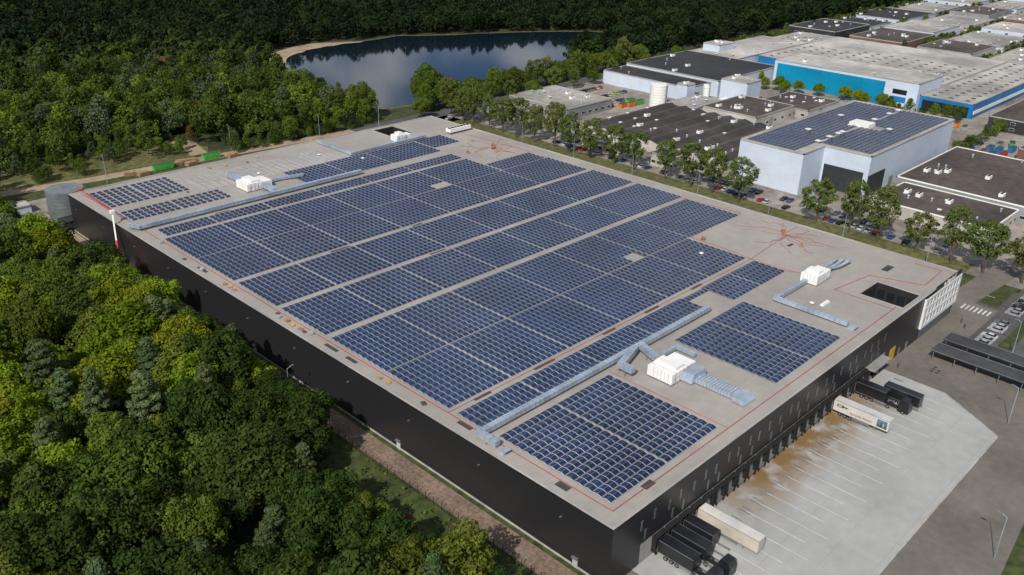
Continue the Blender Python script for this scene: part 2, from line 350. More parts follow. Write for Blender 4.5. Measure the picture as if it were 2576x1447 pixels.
BL=[dict(x0=5.5,x1=41,y0=5,y1=34.3,gx=(23,)),dict(x0=66,x1=98,y0=5.5,y1=33.5,gx=(82,)),
 dict(x0=5,x1=87,y0=38.2,y1=46.3,gx=(24,44,64.5)),dict(x0=97,x1=125,y0=35.8,y1=46.3,gx=(111,)),dict(x0=87,x1=97,y0=43.2,y1=46.3),
 dict(x0=5,x1=125,y0=49,y1=70,gx=GX),dict(x0=5,x1=156,y0=70.3,y1=92,gx=GX+(126,),skip=[(98,103,70,74.5)]),
 dict(x0=5,x1=157,y0=94.2,y1=114,gx=GX+(126,)),dict(x0=5,x1=157,y0=116,y1=135.4,gx=GX+(126,)),
 dict(x0=5,x1=156,y0=137.4,y1=158.2,gx=GX+(130,)),dict(x0=5,x1=130,y0=158.5,y1=178.3,gx=GX,skip=[(98,104,159,163)]),dict(x0=130.9,x1=155,y0=158.5,y1=168),
 dict(x0=7,x1=130,y0=180,y1=187.2,gx=GX),dict(x0=67,x1=130,y0=192.8,y1=210.3,gx=(85,105)),dict(x0=130.9,x1=145,y0=198,y1=211)]
allp=[];allr=[]
for k in BL: o,r=blk(**k); allp+=o; allr+=r
o,r=blk(5,40,199,209.5,px=2.05,py=2.5,gx=(22,)); allp+=o; allr+=r
o,r=blk(5,33,215,234,px=2.15,py=2.7,gx=(19,)); allp+=o; allr+=r
for a in [dict(x0=249,x1=332,y0=66.8,y1=88.8,gx=(290,)),dict(x0=230,x1=332,y0=90,y1=112.6,gx=(262,297))]:
    o,r=blk(z=17.2,skip=[(286,294,80,95)],**a); allp+=o; allr+=r
P=np.array(allp); cam=np.array((-102.8,-72.2,118.7)); d=np.linalg.norm(P[:,:3]-cam,axis=1); P=P[np.argsort(d)]
lx,ly,lo,hi=.815,.5,.14,.36
def tmpl(sgn):
    zf=(lambda y:(lo+hi)/2+(hi-lo)*y/(2*ly)*sgn)
    T=[]
    for (a,c,dz_) in((lx,ly,0),(lx-.03,ly-.025,.008)):
        T+=[(-a,-c,zf(-c)+dz_),(a,-c,zf(-c)+dz_),(a,c,zf(c)+dz_),(-a,c,zf(c)+dz_)]
    return np.array(T)
T={1:tmpl(1),-1:tmpl(-1)}
pm={}
for s_ in(1,-1):
    b=B();t=T[s_]; b.add(t[:4],[[0,1,2,3]],'pv_frame'); u=t[:4].copy(); u[:,2]-=.04; b.add(np.vstack([t[:4],u]),[[0,4,5,1],[1,5,6,2],[2,6,7,3],[3,7,4,0],[7,6,5,4]],'pv_frame'); b.add(t[4:],[[0,1,2,3]],'pv_glass'); pm[s_]=b.mesh('solar_panel')
for p in P[:300]:
    o=bpy.data.objects.new('solar_panel',pm[int(p[3])]); o.location=p[:3]; COL.objects.link(o); meta(o,'dark blue solar panel with pale frame on flat roof','solar panel','solar panels on the warehouse roof')
rest=P[300:]
def bulk(name,V,F,MI,mats,**kw):
    me=bpy.data.meshes.new(name); nv=len(V);nf=len(F); me.vertices.add(nv); me.vertices.foreach_set('co',np.asarray(V,np.float32).ravel()); me.loops.add(nf*4); me.loops.foreach_set('vertex_index',np.asarray(F,np.int32).ravel()); me.polygons.add(nf); me.polygons.foreach_set('loop_start',np.arange(nf,dtype=np.int32)*4)
    for k in mats: me.materials.append(MT[k])
    if MI is not None: me.polygons.foreach_set('material_index',np.asarray(MI,np.int32))
    me.update(calc_edges=True); o=bpy.data.objects.new(name,me); COL.objects.link(o); meta(o,**kw); return o
V=np.vstack([ (T[s_][None]+rest[rest[:,3]==s_][:,None,:3]).reshape(-1,3) for s_ in(1,-1)]); n=len(V)//4
bulk('solar_panels',V,np.arange(n*4).reshape(-1,4),np.arange(n)%2,['pv_frame','pv_glass'],label='thousands of dark blue solar panels in long rows on roofs',cat='solar panels',kind='stuff')
RL=np.array(allr); ys_=np.array([-1.04,-.85,-.4,0,.4,.85,1.04]); zs_=np.array([.08,.24,.37,.42,.37,.24,.08]); w=.05
tv=[];
for i in range(6):
    tv+=[(-w,ys_[i],zs_[i]),(w,ys_[i],zs_[i]),(w,ys_[i+1],zs_[i+1]),(-w,ys_[i+1],zs_[i+1])]
V=(np.array(tv)[None]+RL[:,None,:]).reshape(-1,3); n=len(V)//4
bulk('mounting_rails',V,np.arange(n*4).reshape(-1,4),None,['rail'],label='pale curved mounting rails between the solar panels',cat='mounting rails',kind='stuff')
b=B()
for j in range(10):
    for i in range(22):
        x=36+i*2.7; y=211.5+j*1.6
        if (i*7+j*3)%11==0: continue
        b.box(x,x+1.9,y,y+.3,13.46,13.56,'rail'); b.box(x,x+.12,y,y+1.3,13.46,13.54,'galv')
b.obj('bare_mounting_rails',label='empty grey mounting rails waiting for panels on roof',cat='mounting rails',kind='stuff')
# ---------------------------------------------------------------- roof plant
ZR=13.45
def duct(path,w,h,z,label,legs=True):
    o=empty('air_duct',(path[0][0],path[0][1],ZR),label,'air duct'); b=B(); x0,y0=path[0]
    for i in range(len(path)-1):
        (ax,ay),(bx,by)=path[i],path[i+1]; d_=Vector((bx-ax,by-ay,0)); Ln=d_.length; d_/=Ln
        e0=Vector((ax-x0,ay-y0,z+h/2-ZR))-(d_*(w/2) if i else d_*0); e1=Vector((bx-x0,by-y0,z+h/2-ZR))+(d_*(w/2-.003*(i+1)) if i<len(path)-2 else d_*0)
        if i: e0+=d_*(w+.004)
        b.beam(e0,e1,w,h,'galv')
        k=int((e1-e0).length/1.5)
        for q in range(1,k): 
            p=e0+d_*(q*1.5); b.beam(p,p+d_*.06,w+.1,h+.1,'steel')
    b.obj('duct_casing',o)
    b=B()
    for i in range(len(path)-1):
        (ax,ay),(bx,by)=path[i],path[i+1]; Ln=math.hypot(bx-ax,by-ay); k=max(1,int(Ln/4))
        for q in range(k):
            t=(q+.5)/k; x=ax+(bx-ax)*t-x0; y=ay+(by-ay)*t-y0; b.box(x-w/2-.1,x+w/2+.1,y-.06,y+.06,z-ZR-.1,z-ZR-.02,'steel'); 
            for s_ in(-1,1): b.box(x+s_*w/2-.05,x+s_*w/2+.05,y-.05,y+.05,0,z-ZR-.1,'steel')
    b.obj('support_leg',o); return o
def hood(o,x,y,dx,dy,z,w=1.6):
    b=B(); b.frust(-w/2,w/2,-w/2,w/2,z,-w/2+dx*.8,w/2+dx*.8,-w/2+dy*.8,w/2+dy*.8,z+1.0,'galv') ; b.obj('duct_hood',o,(x,y,0))
d1o=duct([(2.5,31.5),(2.5,36.6),(86,36.6)],1.4,1.1,14.2,'long galvanised rectangular air duct across the roof')
hood(d1o,0,-1.5,0,-1,0)
duct([(53,35.8),(44,33),(44,29.5)],1.6,1.3,14.9,'bent galvanised branch duct beside white air unit')
duct([(55,35.8),(52.5,29)],1.6,1.3,14.9,'galvanised duct feeding white air unit')
duct([(57,30.5),(62.5,30.5),(62.5,25)],1.0,.9,13.9,'small galvanised duct beside air unit')
d2o=duct([(1.5,194),(3,189.8),(88,189.8)],1.4,1.1,14.2,'long galvanised rectangular air duct near roof corner')
duct([(52,190.6),(52,199)],2.0,1.4,14.6,'galvanised duct linking air unit and main duct')
duct([(50,207),(50,219)],2.2,1.5,14.0,'wide galvanised intake duct of air unit')
duct([(57,203),(62,203),(70,201)],1.1,.9,14.0,'small galvanised duct beside air unit')
d3o=duct([(122,27.6),(105,27.6),(105,7)],1.2,1.0,13.9,'L-shaped galvanised air duct on roof')
hood(d3o,-17,-21.5,0,-1,0,1.8)
duct([(99.5,235),(99.5,211.6),(138,211.9)],1.4,1.0,13.8,'L-shaped pale galvanised duct on far roof')
def ahu(x,y,L_,W_,label,rot=0):
    o=empty('air_handling_unit',(x,y,ZR),label,'air handling unit',rot)
    b=B(); b.box(0,L_*.62,0,W_,.35,2.9,'white_paint'); b.box(L_*.62+.06,L_,.4,W_-.4,.35,2.5,'white_paint'); b.box(L_*.2,L_*.5,.6,W_-.6,2.9,3.7,'white_paint')
    n=int(L_/1.5)
    for i in range(1,n):
        if i*1.5<L_*.62: b.box(i*1.5-.05,i*1.5+.05,-.04,W_+.03,.4,2.93,'steel')
        if i<W_: b.box(-.03,-.002,i*1.0-.03,i*1.0+.03,.4,2.85,'steel')
    b.box(-.03,L_*.62+.03,-.05,-.002,1.6,1.66,'steel')
    b.obj('casing',o)
    b=B(); b.box(-.05,L_+.05,-.05,W_+.05,0,.35,'steel'); b.obj('base_frame',o)
    b=B()
    for i in range(9): b.box(L_+.0,L_+.08,.5,W_-.5,.5+i*.2,.6+i*.2,'steel')
    b.obj('louvre',o)
    for i in range(0,int(L_*.62/1.5),2):
        b=B(); b.box(.2,1.2,-.1,-.06,.5,2.3,'office_white'); b.box(1.05,1.12,-.16,-.1,1.3,1.5,'dark_rubber'); b.obj('access_door',o,(i*1.5,0,0))
    return o
o=ahu(47.5,21.3,10,6.8,'large white air handling unit with access doors on roof')
b=B(); b.frust(3.5,9.5,-3,-.2,.4,4,9,-3,-.2,2.6,'galv'); b.frust(5,8.5,-13,-3,.3,5,8.5,-12,-3,1.4,'galv'); b.frust(4.3,9.2,-16,-13,.3,4.6,8.9,-15,-13,1.5,'galv')
for i in range(12): b.box(4.9,8.6,-3.8-i*.75,-3.72-i*.75,.25,1.5,'steel')
b.obj('exhaust_duct',o)
o=ahu(46,199,10,7.5,'white air handling unit beside long duct')
o=ahu(122,24.5,9,5,'white air handling unit with curved pipes on roof')
b=B()
for q in range(3):
    prev=None
    for i in range(14):
        t=i/13*math.pi*1.6+q; p=(9+i*.95,1+q*1.4+math.sin(t)*.8,1.6+math.cos(t*1.3)*.6)
        if prev: b.tube(prev,p,.4,n=8,k='galv')
        prev=p
b.obj('curved_pipe',o)
o=ahu(124,213.5,8,4,'small white air handling unit near far roof well')
o=empty('roof_cooler',(149,208,ZR),'long white dry cooler with fans on roof','cooler'); b=B(); b.box(0,12,0,3,.9,2.4,'white_paint'); b.obj('casing',o)
b=B()
for i in range(7): b.box(i*1.95,i*1.95+.12,.1,.25,0,.9,'steel'); b.box(i*1.95,i*1.95+.12,2.7,2.85,0,.9,'steel')
b.obj('leg',o)
for i in range(7):
    b=B(); b.tube((0,0,0),(0,0,.25),.7,n=14,k='dark_rubber'); b.obj('fan',o,(.9+i*1.7,1.5,2.4))
b=B(); b.box(-.6,.6,-.6,.6,0,.3,'steel'); b.frust(-.55,.55,-.55,.55,.3,-.4,.4,-.4,.4,.5,'white_paint')
rh=b.mesh('skylight_dome')
for x,y in[(111,20),(118,60),(60,215),(90,220),(100,205)]:
    o=bpy.data.objects.new('skylight_dome',rh); o.location=(x,y,ZR); COL.objects.link(o); meta(o,'small white dome skylight on grey flat roof','skylight','roof skylight domes')
b=B(); b.frust(-1.9,1.9,-.5,.5,0,-1.8,1.8,-.4,.4,.5,'white_paint'); b.obj('roof_light',loc=(113.5,17.5,ZR),label='long white roof light on grey membrane',cat='roof light')
for x,y,a,c in [(14,47.7,5,.9),(34,47.7,7,.9),(58,47.7,5,.9),(76,47.7,6,.9),(97,47.7,5,.9),(3,14.5,1.6,3),(15,3.6,3,1.5),(40,136.3,7,.8),(70,136.3,4,.8),(30,188,5,.6),(60,115,6,.7),(3.4,42,1.2,4),(2.6,80,1,4),(2.6,150,1,5),(145,45,3,1),(2.6,88,1,5),(150,16,5,2)]:
    b=B(); b.box(-a/2,a/2,-c/2,c/2,.01,.05,'mat_dark'); b.obj('rubber_mat',loc=(x,y,ZR),label='dark rubber walkway mat lying on grey roof',cat='mat',group='rubber mats on the roof')
def cable(pts,label='red power cable running across the grey roof',r=.07,name='red_cable'):
    b=B()
    for i in range(len(pts)-1): b.tube((*pts[i],ZR+.06),(*pts[i+1],ZR+.06),r,n=5,k='red_cable',cap=False)
    b.obj(name,label=label,cat='cable')
cable([(126,3.2),(60,3.3),(4,3.4),(3.9,100),(4,178),(4.2,212),(3.6,236)],'red cable line around the roof edge',.09)
cable([(124,3.2),(124,20),(141,17.5),(146,3.5),(160,4),(160,12)],'red cable line around the light well',.08)
cable([(42.5,3.4),(42.5,35)],r=.05)
cable([(125.8,46),(127,60),(127,70),(158.5,71),(156,95),(150,113),(149,150),(157,169),(155,205)],'red cable along the solar array edge',.08)
cable([(125.8,46),(126,36),(128,31)],r=.07); cable([(4,47.9),(60,47.9),(125,47.5),(152,50)],r=.06)
for (cx0,cy0,n_,s0) in[(152,50,14,3),(149,183,14,9)]:
    rr=random.Random(s0)
    for i in range(n_):
        a=rr.uniform(0,6.28);pts=[(cx0,cy0)];x,y=cx0,cy0
        for q in range(rr.randint(6,11)):
            a+=rr.uniform(-.7,.7); x=min(161,max(cx0-18,x+math.cos(a)*1.7)); y+=math.sin(a)*1.7; pts.append((x,y))
        cable(pts,'loose red cable coiling over the grey roof',.05)
b=B(); b.tube((-.5,0,.6),(-.35,0,.6),.6,n=14,k='wood'); b.tube((.35,0,.6),(.5,0,.6),.6,n=14,k='wood'); b.tube((-.35,0,.6),(.35,0,.6),.4,n=12,k='red_cable'); dm=b.mesh('cable_drum')
for x,y in[(151,50.5),(153,52),(149.5,182),(151,184),(148,181),(136,183),(128,66),(146,42)]:
    o=bpy.data.objects.new('cable_drum',dm); o.location=(x,y,ZR); o.rotation_euler[2]=rnd.random()*3; COL.objects.link(o); meta(o,'wooden cable drum wound with red cable','cable drum','cable drums on the roof')
def pallet(top,k):
    b=B()
    for i in range(5): b.box(-.6,.6,-.4+i*.18,-.28+i*.18,.12,.15,'wood')
    for i in(-.55,-.05,.45): b.box(i,i+.1,-.4,.44,0,.12,'wood')
    for j in range(top): b.box(-.5+.03*j,.5,-.36,.36-.05*j,.16+j*.18,.32+j*.18,k)
    return b.mesh('pallet')
pal=[pallet(1,'yellow'),pallet(1,'wood'),pallet(2,'galv'),pallet(1,'mat_dark'),pallet(0,'wood')]
for i,(x,y) in enumerate([(2.4,66),(2.2,69),(3,97),(2.3,99),(2.6,101),(2.2,104),(2.6,107),(2.2,110),(3,112),(2.3,132),(2.4,134.5),(2.2,137),(2.5,150),(2.3,160),(5,191),(6,193),(7,191.5),(3,176),(2.4,54),(50,233),(56,232),(64,230),(70,233),(31,213),(150,195)]):
    o=bpy.data.objects.new('pallet',pal[i%5]); o.location=(x,y,ZR); o.rotation_euler[2]=rnd.uniform(-.4,.4)+1.57; s_=rnd.uniform(.9,1.4); o.scale=(s_,s_,s_); COL.objects.link(o); meta(o,'wooden pallet with building material on roof edge','pallet','pallets of material on the roof')
# ---------------------------------------------------------------- generic buildings
b=B(); b.box(-.6,.6,-.6,.6,0,.8,'steel'); b.box(-.75,.75,-.75,.75,.8,.95,'white_paint'); VENT=b.mesh('roof_vent')
b=B(); b.frust(-.6,.6,-1.1,1.1,0,-.45,.45,-.95,.95,.45,'roof_brown','glass_blue'); SKY=b.mesh('skylight')
b=B(); b.tube((0,0,0),(0,0,1.2),.35,n=10,k='galv'); b.tube((0,0,1.2),(0,0,1.5),.55,.3,n=10,k='galv'); PIPE=b.mesh('vent_pipe')
b=B(); b.box(-1.6,1.6,-.9,.9,.2,1.5,'white_paint'); b.tube((-.8,0,1.5),(-.8,0,1.75),.5,n=12,k='dark_rubber'); b.tube((.8,0,1.5),(.8,0,1.75),.5,n=12,k='dark_rubber'); b.box(-1.6,1.6,-.8,-.7,0,.2,'steel'); b.box(-1.6,1.6,.7,.8,0,.2,'steel'); UNIT=b.mesh('air_conditioner')
b=B(); b.box(-.06,-.02,-1.2,1.2,0,1.3,'office_white'); b.box(-.1,-.06,-1.1,1.1,.1,1.2,'glass_dark'); WINX=b.mesh('window')
b=B(); b.box(-1.2,1.2,-.06,-.02,0,1.3,'office_white'); b.box(-1.1,1.1,-.1,-.06,.1,1.2,'glass_dark'); WINY=b.mesh('window')
b=B(); b.box(-.08,-.02,-1.9,1.9,0,4,'wall_grey'); DOORX=b.mesh('roller_door')
b=B(); b.box(-1.9,1.9,-.08,-.02,0,4,'wall_grey'); DOORY=b.mesh('roller_door')
def bld(label,x0,x1,y0,y1,h,wall,roof,win=0,doors=0,vents=4,sky=0,cap='parapet',name='industrial_building',notch=None):
    o=empty(name,(x0,y0,0),label,'building'); X=x1-x0;Y=y1-y0
    if notch: nx,ny=notch; poly=[(nx,0),(X,0),(X,Y),(0,Y),(0,ny),(nx,ny)]
    else: poly=[(0,0),(X,0),(X,Y),(0,Y)]
    b=B();n=len(poly)
    for i in range(n):
        p,q=poly[i],poly[(i+1)%n]; b.quad([(*p,0),(*q,0),(*q,h-.5),(*p,h-.5)],wall)
    b.obj('wall',o)
    b=B()
    if notch: b.quad([(nx,0,h-.3),(X,0,h-.3),(X,ny,h-.3),(nx,ny,h-.3)],roof);b.quad([(0,ny,h-.3),(X,ny,h-.3),(X,Y,h-.3),(0,Y,h-.3)],roof)
    else: b.quad([(p[0],p[1],h-.3) for p in poly],roof)
    for i in range(n):
        p,q=Vector((*poly[i],h-.25)),Vector((*poly[(i+1)%n],h-.25)); d_=(q-p).normalized()*.22; b.beam(p-d_,q+d_,.44,.5,cap)
    rf=b.obj('roof',o)
    rr=random.Random(int(x0*7+y0))
    for i in range(vents): 
        me=rr.choice([VENT,PIPE,UNIT]); child(me.name.split('.')[0],me,rf,(rr.uniform(3,X-3) if not notch else rr.uniform(nx+3,X-3),rr.uniform(3,Y-3),h-.3))
    if sky:
        k=0
        for i in range(int(X//9)):
            for j in range(int(Y//9)):
                if k<sky: child('skylight',SKY,rf,(5+i*9,5+j*9,h-.3)); k+=1
    for i in range(win):
        if Y>8: child('window',WINX,o,(0,Y*(i+.5)/win,min(h-2.4,1.4)))
        if h>6.5 and Y>8: child('window',WINX,o,(0,Y*(i+.5)/win,4.3))
        if X>8: child('window',WINY,o,(X*(i+.5)/win,0,1.4))
    for i in range(doors):
        child('roller_door',DOORX,o,(0,Y*(i+.3)/max(doors,1),0)); child('roller_door',DOORY,o,(X*(i+.4)/max(doors,1),0,0))
    return o
bw=bld('tall pale white warehouse with solar panels on its flat roof',228,334,65,114,17.5,'wall_white','roof_grey',0,1,0,notch=(18,20))
for x,y in[(20,24.1),(38,24.1),(56,27),(30,24.1),(42,24.1),(74,24.1),(90,24.1),(100,24.1),(34,36),(69,38),(62,12)]: child('roof_vent',VENT,bw,(x,y,17.2)).scale=(1.5,1.5,1.2)
b=B(); b.box(18.2,34,-.25,-.03,0,9,'wall_dark'); b.obj('loading_front',bw); b=B(); b.box(17.75,17.97,2,19,0,10,'wall_dark'); b.obj('dark_gate',bw)
b=B(); b.box(58.5,65.5,20,29,17.2,18.8,'white_paint'); b.obj('rooftop_unit',bw)
ha=bld('large tall hall with a bright cyan blue front',412,446,112,201,15,'wall_white','roof_light',0,0,2)
b=B(); b.box(-.3,-.05,19,87,.3,13,'blue'); b.obj('blue_front',ha); b=B(); b.box(-.35,-.05,6,14,3,6,'blue2'); b.box(-.35,-.05,6,14,7.5,10,'glass_dark'); b.obj('blue_window',ha)
hb=bld('wide low hall with pale roof and blue walls',416,560,83,111.6,8.5,'blue2','roof_light',0,0,3,sky=60)
b=B(); b.box(-.4,-.05,2,27,.2,6,'glass_dark'); b.obj('open_gate',hb); b=B(); b.box(2,142,-.4,-.05,2.2,4,'white_paint'); b.obj('white_band',hb)
bld('huge pale corrugated hall roof with skylights',446.5,560,112.2,232,9,'blue2','roof_light',0,0,4,sky=100)
bld('white industrial hall with black flat roof',330,352,208,270,8,'wall_white','roof_dark',0,1,2)
bld('white industrial hall with black flat roof',352.5,420,203,270,9.5,'wall_white','roof_dark',0,0,6)
bld('white hall with pale flat roof',420.5,520,235,272,8.5,'wall_white','roof_light',0,1,10)
bld('white rooftop plant block',436,454,256,269,13,'wall_white','roof_grey',0,0,3)
bld('low grey flat-roofed workshop with windows',245,282,225,267,6,'wall_grey','roof_grey',7,2,14)
bld('small grey flat-roofed office annex',222,243.5,241,260,4.2,'wall_grey','roof_grey',5,0,3)
bld('tall white block tower',345,360,180,197,13,'wall_white','roof_grey',0,1,2)
bld('tall white process tower in factory yard',322,330,204,211,11,'wall_white','roof_grey',0,0,1)
bld('low brown-roofed factory part',305,344,150,182,6.5,'wall_cream','roof_brown',5,1,14)
bld('low brown-roofed factory part',345,380,142,172,5,'wall_cream','roof_brown',5,1,10)
bld('low flat hall with pale roof',300,328,184,202,5.5,'wall_white','roof_grey',3,1,8)
bld('small white flat-roofed house',216,228,138,150,6,'wall_cream','roof_brown',4,0,2)
bld('small white flat-roofed office',214,226,166,184,5,'wall_cream','roof_grey',4,0,3)
bld('long low building with dark brown roof and white fascia',232,262,12,56,5.5,'wall_cream','roof_brown',6,1,10,cap='white_paint')
bld('long low building with dark brown roof and white fascia',264,330,6,60,6.5,'wall_grey','roof_brown',6,2,14,sky=2,cap='white_paint')
bld('low brick hall with brown flat roof',352,392,2,40,6,'wall_brick','roof_brown',4,1,5)
bld('dark flat-roofed hall with roof vents',402,470,38,70,7,'wall_dark','roof_brown',4,1,5)
rr=random.Random(4)
FAR=[(525,570,238,268,'roof_light','wall_white'),(580,640,243,283,'roof_dark','wall_dark'),(645,690,246,285,'roof_dark','wall_white'),(700,770,240,288,'roof_dark','wall_white'),(780,850,245,288,'roof_grey','wall_grey'),(865,940,240,290,'roof_grey','wall_white'),
(580,640,190,232,'roof_brown','wall_brick'),(650,705,195,235,'roof_light','wall_white'),(715,775,190,230,'roof_grey','wall_cream'),(790,850,200,235,'roof_brown','wall_grey'),(865,930,200,232,'roof_grey','wall_white'),(940,1010,215,280,'roof_light','wall_white'),
(575,625,140,178,'roof_brown','wall_cream'),(635,700,135,180,'roof_grey','wall_white'),(712,760,140,180,'roof_light','wall_white'),(775,840,150,188,'roof_grey','wall_brick'),(850,900,160,192,'roof_dark','wall_white'),
(575,640,92,128,'roof_light','wall_cream'),(655,720,95,126,'roof_grey','wall_cream'),(730,800,105,140,'roof_brown','wall_brick'),(500,545,30,68,'roof_grey','wall_white')]
for x0,x1,y0,y1,rf,wl_ in FAR: bld({'roof_light':'pale','roof_grey':'grey','roof_brown':'brown','roof_dark':'dark'}[rf]+' flat-roofed industrial building with loading doors',x0,x1,y0,y1,rr.choice([6,7,8,9]),wl_,rf,rr.choice([3,5]),rr.choice([1,2]),9,sky=rr.choice([0,8]))
o=empty('sawtooth_factory',(232,122,0),'old factory with rows of dark ridged roofs','factory')
b=B(); 
for i in range(9):
    y=i*9
    b.add([(0,y,0),(68,y,0),(68,y+9,0),(0,y+9,0),(0,y,4.6),(68,y,4.6),(68,y+9,4.6),(0,y+9,4.6),(0,y+4.5,5.7),(68,y+4.5,5.7)],[[3,0,4,8,7],[1,2,6,9,5]],'wall_cream')
b.quad([(0,0,0),(68,0,0),(68,0,4.6),(0,0,4.6)],'wall_cream'); b.quad([(68,81,0),(0,81,0),(0,81,4.6),(68,81,4.6)],'wall_cream'); b.obj('wall',o)
b=B()
for i in range(9):
    y=i*9; b.quad([(-.3,y+.15,4.68),(68.3,y+.15,4.68),(68.3,y+4.5,5.8),(-.3,y+4.5,5.8)],'roof_dark_brown'); b.quad([(-.3,y+4.5,5.8),(68.3,y+4.5,5.8),(68.3,y+8.85,4.68),(-.3,y+8.85,4.68)],'roof_brown'); b.box(0,68,y-.12,y+.12,4.5,4.7,'roof_brown')
rf=b.obj('roof',o)
rr=random.Random(9)
for i in range(9):
    for q in range(4): me=rr.choice([VENT,PIPE,UNIT]); child(me.name.split('.')[0],me,rf,(rr.uniform(4,64),i*9+4.4,5.7))
def tank(x,y,r,h,label,k='tank_steel'):
    o=empty('storage_tank',(x,y,0),label,'tank'); b=B(); b.tube((0,0,0),(0,0,h),r,n=40,k=k); 
    for q in range(int(h/1.5)): b.tube((0,0,.7+q*1.5),(0,0,.76+q*1.5),r+.04,n=40,k='steel')
    b.obj('shell',o); b=B(); b.tube((0,0,h+.005),(0,0,h+.3),r-.02,r*.1,n=40,k=k); b.obj('lid',o)
    b=B(); b.box(-.25,-.2,-r-.25,-r-.1,0,h+.8,'steel'); b.box(.2,.25,-r-.25,-r-.1,0,h+.8,'steel')
    for q in range(int(h/.4)): b.box(-.2,.2,-r-.2,-r-.15,.3+q*.4,.34+q*.4,'steel')
    b.obj('ladder',o)
tank(4.5,254,6.4,10.5,'grey steel cylindrical water tank beside warehouse'); tank(308,213,4.8,12,'pale grey cylindrical silo in factory yard','white_paint'); tank(340,203,1.8,9,'narrow pale silo beside white tower','white_paint'); tank(336,200,1.8,9,'narrow pale silo beside white tower','white_paint')
bld('low white storage shed behind the tank',-18,-4,266,272,3.2,'wall_white','roof_light',0,1,0); bld('small black pump house beside tank',-2.5,3,239.5,244.5,3.5,'wall_dark','roof_dark',0,0,0,cap='wall_dark')
o=empty('horizontal_tank',(330,190,0),'white horizontal cylindrical tank on saddles','tank'); b=B(); b.tube((0,0,2.6),(11,0,2.6),1.6,n=20,k='white_paint'); b.tube((-.8,0,2.6),(0,0,2.6),.6,1.6,n=20,k='white_paint'); b.tube((11,0,2.6),(11.8,0,2.6),1.6,.6,n=20,k='white_paint'); b.obj('vessel',o); b=B(); b.box(1.5,2.2,-1.2,1.2,0,1.6,'steel'); b.box(8.6,9.3,-1.2,1.2,0,1.6,'steel'); b.obj('saddle',o)
# ---------------------------------------------------------------- vehicles
b=B(); b.tube((0,-.11,0),(0,.11,0),.33,n=14,k='tyre'); b.tube((0,-.12,0),(0,.12,0),.2,n=10,k='car_silver'); CW=b.mesh('wheel')
CARS={}
def mkcar(k):
    o=empty('parked_car',(0,-500,0),k.split('_')[1]+' parked car on paved car park','car',group='parked cars')
    b=B(); b.prism([(-2.1,.25),(-2.18,.55),(-2.12,.88),(-1.75,.97),(.95,.97),(1.9,.82),(2.15,.62),(2.15,.25)],-.87,.87,k); b.frust(-1.12,.3,-.62,.62,1.40,-1.0,.2,-.56,.56,1.46,k)
    b.obj('body',o)
    b=B(); b.frust(-1.72,1.0,-.8,.8,.975,-1.12,.3,-.62,.62,1.395,'glass_dark'); b.obj('window',o)
    for y in(-.6,.6):
        b=B(); b.box(2.12,2.18,y-.18,y+.18,.6,.72,'line_white'); b.obj('headlight',o)
    for x in(-1.35,1.35):
        for y in(-.8,.8): child('wheel',CW,o,(x,y,.33))
    CARS[k]=o
cols=['car_white','car_black','car_grey','car_silver','car_red','car_blue','car_green']
for k in cols: mkcar(k)
wts=[3,5,5,4,2.5,2,.4]
def car(x,y,r): put(CARS[rnd.choices(cols,wts)[0]],(x,y,.03),r+rnd.uniform(-.04,.04))
for i in range(34):
    y=21.4+i*5.6
    if y>205: break
    for dy in(0,2.7):
        if rnd.random()<.55: car(210.3+rnd.uniform(-.3,.3),y+dy,0)
        if rnd.random()<(.5 if y>60 else .3) and not(130<y+dy<152 or 160<y+dy<186) and not(150<y<160): car(218.5,y+dy,math.pi)
for i in range(12):
    if rnd.random()<.75: car(288+i*2.9,262,1.57)
    if rnd.random()<.7: car(288+i*2.9,246,1.57)
    if rnd.random()<.6: car(288+i*2.9,234,1.57)
for x,y,r in[(196,262,.3),(200,266,.3),(204,268,.3),(185,60,1.57),(188,150,1.57),(186,225,1.57),(300,290,.03),(229,281,.03)]: car(x,y,r)
for i in range(7):
    if i!=3: car(150+i*2.8,-14,1.57)
for i in range(8):
    if rnd.random()<.8: car(176+i*2.8,-14,1.57)
for i in range(8):
    if rnd.random()<.8: car(150+i*2.8,-26,1.57)
for i in range(12):
    if rnd.random()<.7: car(338+i*3,62,1.57)
    if rnd.random()<.7: car(337.5,68+i*3.4,0)
    if rnd.random()<.5: car(354+i*2.9,100,1.57)
for i in range(80):
    x=rnd.uniform(470,900); y=rnd.choice([73,86,132,184,187,236,238]); 
    if y>54+(x-412)*.27 and x>562: car(x,y,rnd.choice([0,1.57]))
b=B(); b.tube((0,-.17,0),(0,.17,0),.5,n=16,k='tyre'); b.tube((0,-.18,0),(0,.18,0),.26,n=10,k='steel'); TW=b.mesh('wheel')
def trailer(x,yback,L_,k,label,rot=0,top=None):
    o=empty('semi_trailer',(x,yback,0.03),label,'trailer',-math.pi/2+rot)
    b=B(); b.box(0,L_,-1.27,1.27,1.15,3.95,k,top=top or k)
    for s_ in(-1.275,1.275): b.box(0,L_,s_-.02,s_+.02,3.88,3.98,'steel'); b.box(0,L_,s_-.02,s_+.02,1.1,1.22,'steel')
    b.obj('cargo_box',o)
    b=B(); b.box(.3,L_-.4,-.5,.5,.85,1.12,'dark_rubber'); b.box(L_-3.4,L_-3.2,-.9,-.7,0.05,.9,'steel'); b.box(L_-3.4,L_-3.2,.7,.9,.05,.9,'steel'); b.box(4.8,9.2,-1.22,-1.16,.45,1.0,'steel'); b.box(4.8,9.2,1.16,1.22,.45,1.0,'steel'); b.obj('chassis',o)
    for x_ in(1.8,3.1,4.4):
        for y_ in(-1.05,1.05): child('wheel',TW,o,(x_,y_,.5))
    return o
